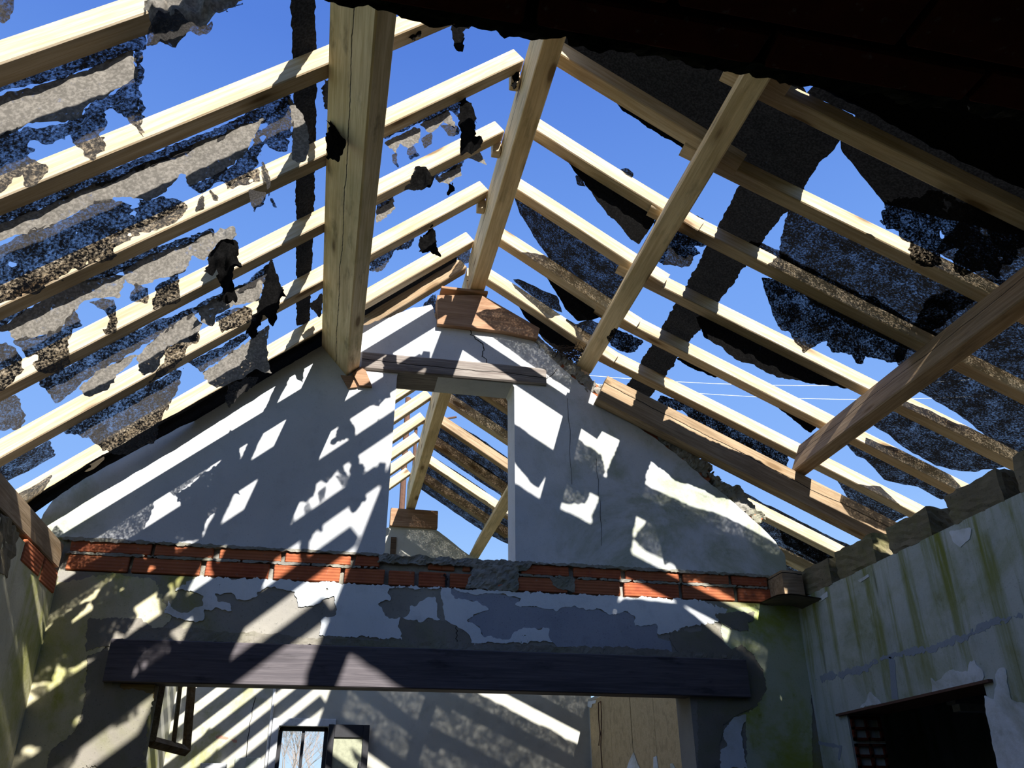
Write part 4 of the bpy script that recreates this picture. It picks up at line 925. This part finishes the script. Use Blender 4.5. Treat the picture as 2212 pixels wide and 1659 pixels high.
# ================================================================== SMALL THINGS
# nest of twigs on the wall top
rnd = random.Random(5); tw = []
nc = Vector(onY(1228, 768, 4.02))
for k in range(170):
    a = rnd.uniform(0, 6.28); r = rnd.uniform(.02, .10)
    p = nc+Vector((math.cos(a)*r*1.25, math.sin(a)*r*.8, rnd.uniform(-.035, .035)))
    d = Vector((-math.sin(a)+rnd.uniform(-.5, .5), math.cos(a)+rnd.uniform(-.5, .5), rnd.uniform(-.35, .35))).normalized()*rnd.uniform(.03, .08)
    tw.append(tubev([p-d, p+Vector((0, 0, rnd.uniform(-.01, .01))), p+d], .0016, 4))
V, F = join(tw); tag(mesh('bird_nest', V, F, 'twig'), 'dark bird nest of dry twigs on the broken wall top beside the upper purlin', 'nest')

# far room: window, open casement, conduit, boxes, panels
win = empty('window_1', (-.137, G2, -.35)); tag(win, kind='structure')
for b in ((-.39, -.335, G2-.025, G2+.02, -.40, .84), (.062, .085, G2-.02, G2+.02, -.40, .84), (-.39, .12, G2-.026, G2+.02, .785, .845)): box('window_frame', b, 'frame_white', win, .003)
for b in ((-.335, -.305, G2+.03, G2+.07, -.35, .785), (.03, .062, G2+.03, G2+.07, -.35, .785), (-.335, .062, G2+.03, G2+.07, .755, .785), (-.15, -.125, G2+.035, G2+.065, -.35, .77)): box('sash_bar', b, 'frame_black', win)
for a, b in ((-.305, -.15), (-.125, .03)): box('pane', (a, b, G2+.047, G2+.052, -.35, .755), 'glass', win)
cas = empty('casement', (.23, G2-.04, -.35)); tag(cas, 'black open window casement folded back against the far wall', 'window')
for b in ((.062, .112, -.35, .80), (.345, .395, -.35, .80), (.112, .345, .70, .80), (.112, .345, -.35, -.28)): box('casement_rail', (b[0], b[1], G2-.065, G2-.028, b[2], b[3]), 'frame_black', cas, .003)
box('pane', (.112, .345, G2-.05, G2-.045, -.28, .70), 'pane_green', cas)
box('latch', (.325, .345, G2-.085, G2-.062, .42, .52), 'frame_black', cas)
tag(mesh('conduit', *tubev([(-.405, G2-.012, -1.2), (-.405, G2-.012, 0), (-.405, G2-.012, 1.6)], .011, 8), 'frame_white'), 'thin white conduit running down the far wall beside the window', 'pipe')
eb = empty('fuse_box', (-.80, G2-.04, .2)); tag(eb, 'pale grey fuse box on the far wall', 'box')
box('body', (-.90, -.70, G2-.07, G2-.002, .2, .50), 'plastic_grey', eb, .006); box('lid', (-.88, -.72, G2-.082, G2-.07, .22, .48), 'plastic_grey', eb, .004)
tag(box('meter_board', (-.645, -.45, G2-.02, G2-.002, .1, .545), 'plaster_right', bev=.003), 'square grey meter board on the far wall between fuse box and conduit', 'board')
def wl(pts): return [tuple(onY(a, b, G2)[[0, 2]]) for a, b in PX('n2', pts)]
layer('paint_smear', [wl([(830, 480), (880, 475), (930, 488), (930, 502), (840, 500)])], 401, G2-.0015, 'red_smear', th=.001, parent=wall_far, amp=.01)
layer('paint_smear', [wl([(960, 505), (1005, 505), (1005, 528), (970, 530)])], 402, G2-.0015, 'red_smear', th=.001, parent=wall_far, amp=.01)
crack([(-.55, 1.0), (-.57, .8), (-.565, .6), (-.58, .4)], .006, G2-.001, wall_far)
tag(box('slot_strip', (.475, .525, G2-.012, G2+.0, 2.20, 2.43), 'plank_dark'), 'dark strip standing for a short upright post on the far gable wall below the block', 'slot')  # dark strip laid on the wall for the shade of a narrow slot
# tan panels lining the far room's wall
xp = XR-.045
for i, (a, b) in enumerate(((7.05, 7.62), (6.55, 7.04), (6.06, 6.54), (5.52, 6.05), (4.98, 5.51), (4.4, 4.97))):
    box('panel', (xp-.002*(i % 2), XR-.03, a, b, FL+.02, 1.02-.02*(i % 3)), 'panel_tan', wall_right_2, .002)
def flake(pts, seed):
    poly = [tuple(onX(a, b, xp)[[1, 2]]) for a, b in PX('n7', pts)]
    layerX('paint_flake', [poly], seed, xp-.003, 'paint_white', th=.003, amp=.004, parent=wall_right_2)
flake([(400, 1659), (420, 1600), (450, 1540), (470, 1600), (495, 1659), (495, 1720), (400, 1720)], 411); flake([(597, 1659), (600, 1580), (622, 1570), (635, 1659), (635, 1720), (597, 1720)], 412); flake([(725, 1625), (745, 1625), (760, 1659), (770, 1720), (730, 1720)], 413)
flake([(105, 1200), (108, 1160), (170, 1150), (165, 1175), (140, 1180), (135, 1210)], 414)
tag(mesh('loose_wire', *tubev([onX(*q, xp-.02) for q in PX('n7', [(185, 1490), (195, 1400), (185, 1300), (182, 1170), (200, 1160), (205, 1250), (200, 1500), (212, 1700)])], .005, 5), 'rust'), 'thin dark wire dangling over the tan wall panels', 'wire')

# old wooden casement hanging in the wide opening beside the jamb
fr = empty('hanging_frame', (-.68, 4.3, .34)); tag(fr, 'old wooden casement frame with a greenish pane behind the dark lintel end', 'window')
def fp(px, py, Y): return Vector(onY(px, py, Y))
A, Bq, Cq, Dq = fp(347, 1478, 4.2), fp(412, 1478, 4.45), fp(402, 1622, 4.45), fp(325, 1602, 4.2)
def bar(p, q, t, mt, nm='frame_bar', par=fr):
    V, F = tubev([p, q], t, 4); mesh(nm, V, F, mt, par)
bar(A+Vector((0, 0, .05)), Dq, .022, 'frame_old'); bar(Bq+Vector((0, 0, .05)), Cq, .020, 'frame_old'); bar(Dq, Cq, .024, 'frame_old'); bar(A+Vector((0, 0, .06)), Bq+Vector((0, 0, .06)), .02, 'frame_old')
i0 = A.lerp(Dq, .5)-A
mesh('pane', [tuple(A+Vector((0, .004, .05))), tuple(Bq+Vector((0, .004, .05))), tuple(Cq+Vector((0, .004, 0))), tuple(Dq+Vector((0, .004, 0))),
              tuple(A+Vector((0, .008, .05))), tuple(Bq+Vector((0, .008, .05))), tuple(Cq+Vector((0, .008, 0))), tuple(Dq+Vector((0, .008, 0)))],
     [(0, 1, 2, 3), (7, 6, 5, 4), (0, 4, 5, 1), (1, 5, 6, 2), (2, 6, 7, 3), (3, 7, 4, 0)], 'glass', fr)
q0, q1 = A.lerp(Bq, .62), Dq.lerp(Cq, .62)
bar(q0+Vector((0, 0, .05)), q1, .010, 'frame_old', 'glazing_bar')

# outside: bare trees, power wires, mast
def tree(x, y, h, seed, label):
    r = random.Random(seed); e = empty('bare_tree', (x, y, FL-.3)); tag(e, label, 'tree', 'bare trees beyond the far window')
    tr, tws = [], []
    def grow(p, d, L, rad, lev):
        n = 3; pts = [p]
        for k in range(n):
            d = (d+Vector((r.uniform(-.16, .16), r.uniform(-.16, .16), .04))).normalized(); pts.append(pts[-1]+d*L/n)
        (tr if lev < 2 else tws).append(tubev(pts, rad, 5 if lev < 2 else 3, rad*.6))
        if lev >= 6: return
        for k in range(3 if lev else 5):
            dd = (d+Vector((r.uniform(-.75, .75), r.uniform(-.75, .75), r.uniform(-.1, .45)))).normalized()
            grow(pts[-1] if k else pts[-1], dd, L*r.uniform(.62, .82), rad*.58, lev+1)
    grow(Vector((x, y, FL-.3)), Vector((0, 0, 1)), h*.27, h*.011, 0)
    for nm, q in (('trunk', tr), ('twigs', tws)):
        V, F = join(q); o = mesh(nm, V, F, 'bark'); o.parent = e; o.location = o.location-e.location
tree(-1.3, 29, 5.9, 11, 'wide bare tree outside the far window'); tree(.9, 33, 6.0, 12, 'smaller bare tree outside behind the wide one')
for a, b, lab in (((1440, 829), (1900, 836), 'upper pale power wire crossing the sky beyond the roof'), ((1440, 850), (1900, 868), 'lower pale power wire crossing the sky beyond the roof')):
    p, q = Vector(onY(*a, 22)), Vector(onY(*b, 22)); d = (q-p)
    pts = [p+d*t+Vector((0, 0, .35*((t-.5)**2)-.0)) for t in np.linspace(-.6, 1.6, 12)]
    tag(mesh('power_wire', *tubev(pts, .009, 5), 'wire'), lab, 'wire')
pa_, pb_ = Vector(onY(866, 1130, 14)), Vector(onY(884, 860, 14))
ms = empty('antenna_mast', (pa_.x, 14, FL)); tag(ms, 'rust-red mast standing outside, seen between the far rafters', 'mast')
def kid(nm, vf, mt):
    o = mesh(nm, *vf, mt); o.parent = ms; o.location = o.location-ms.location
kid('pole', tubev([(pa_.x, 14, FL), (pa_.x, 14, pb_.z)], .05, 8), 'rust')
kid('pole', tubev([(pa_.x+.18, 14.1, FL), (pa_.x+.18, 14.1, pb_.z-.4)], .03, 8), 'rust')
kid('cross_arm', tubev([(pa_.x-.1, 14, pb_.z-.6), (pa_.x+.9, 14, pb_.z-.3)], .02, 6), 'rust')
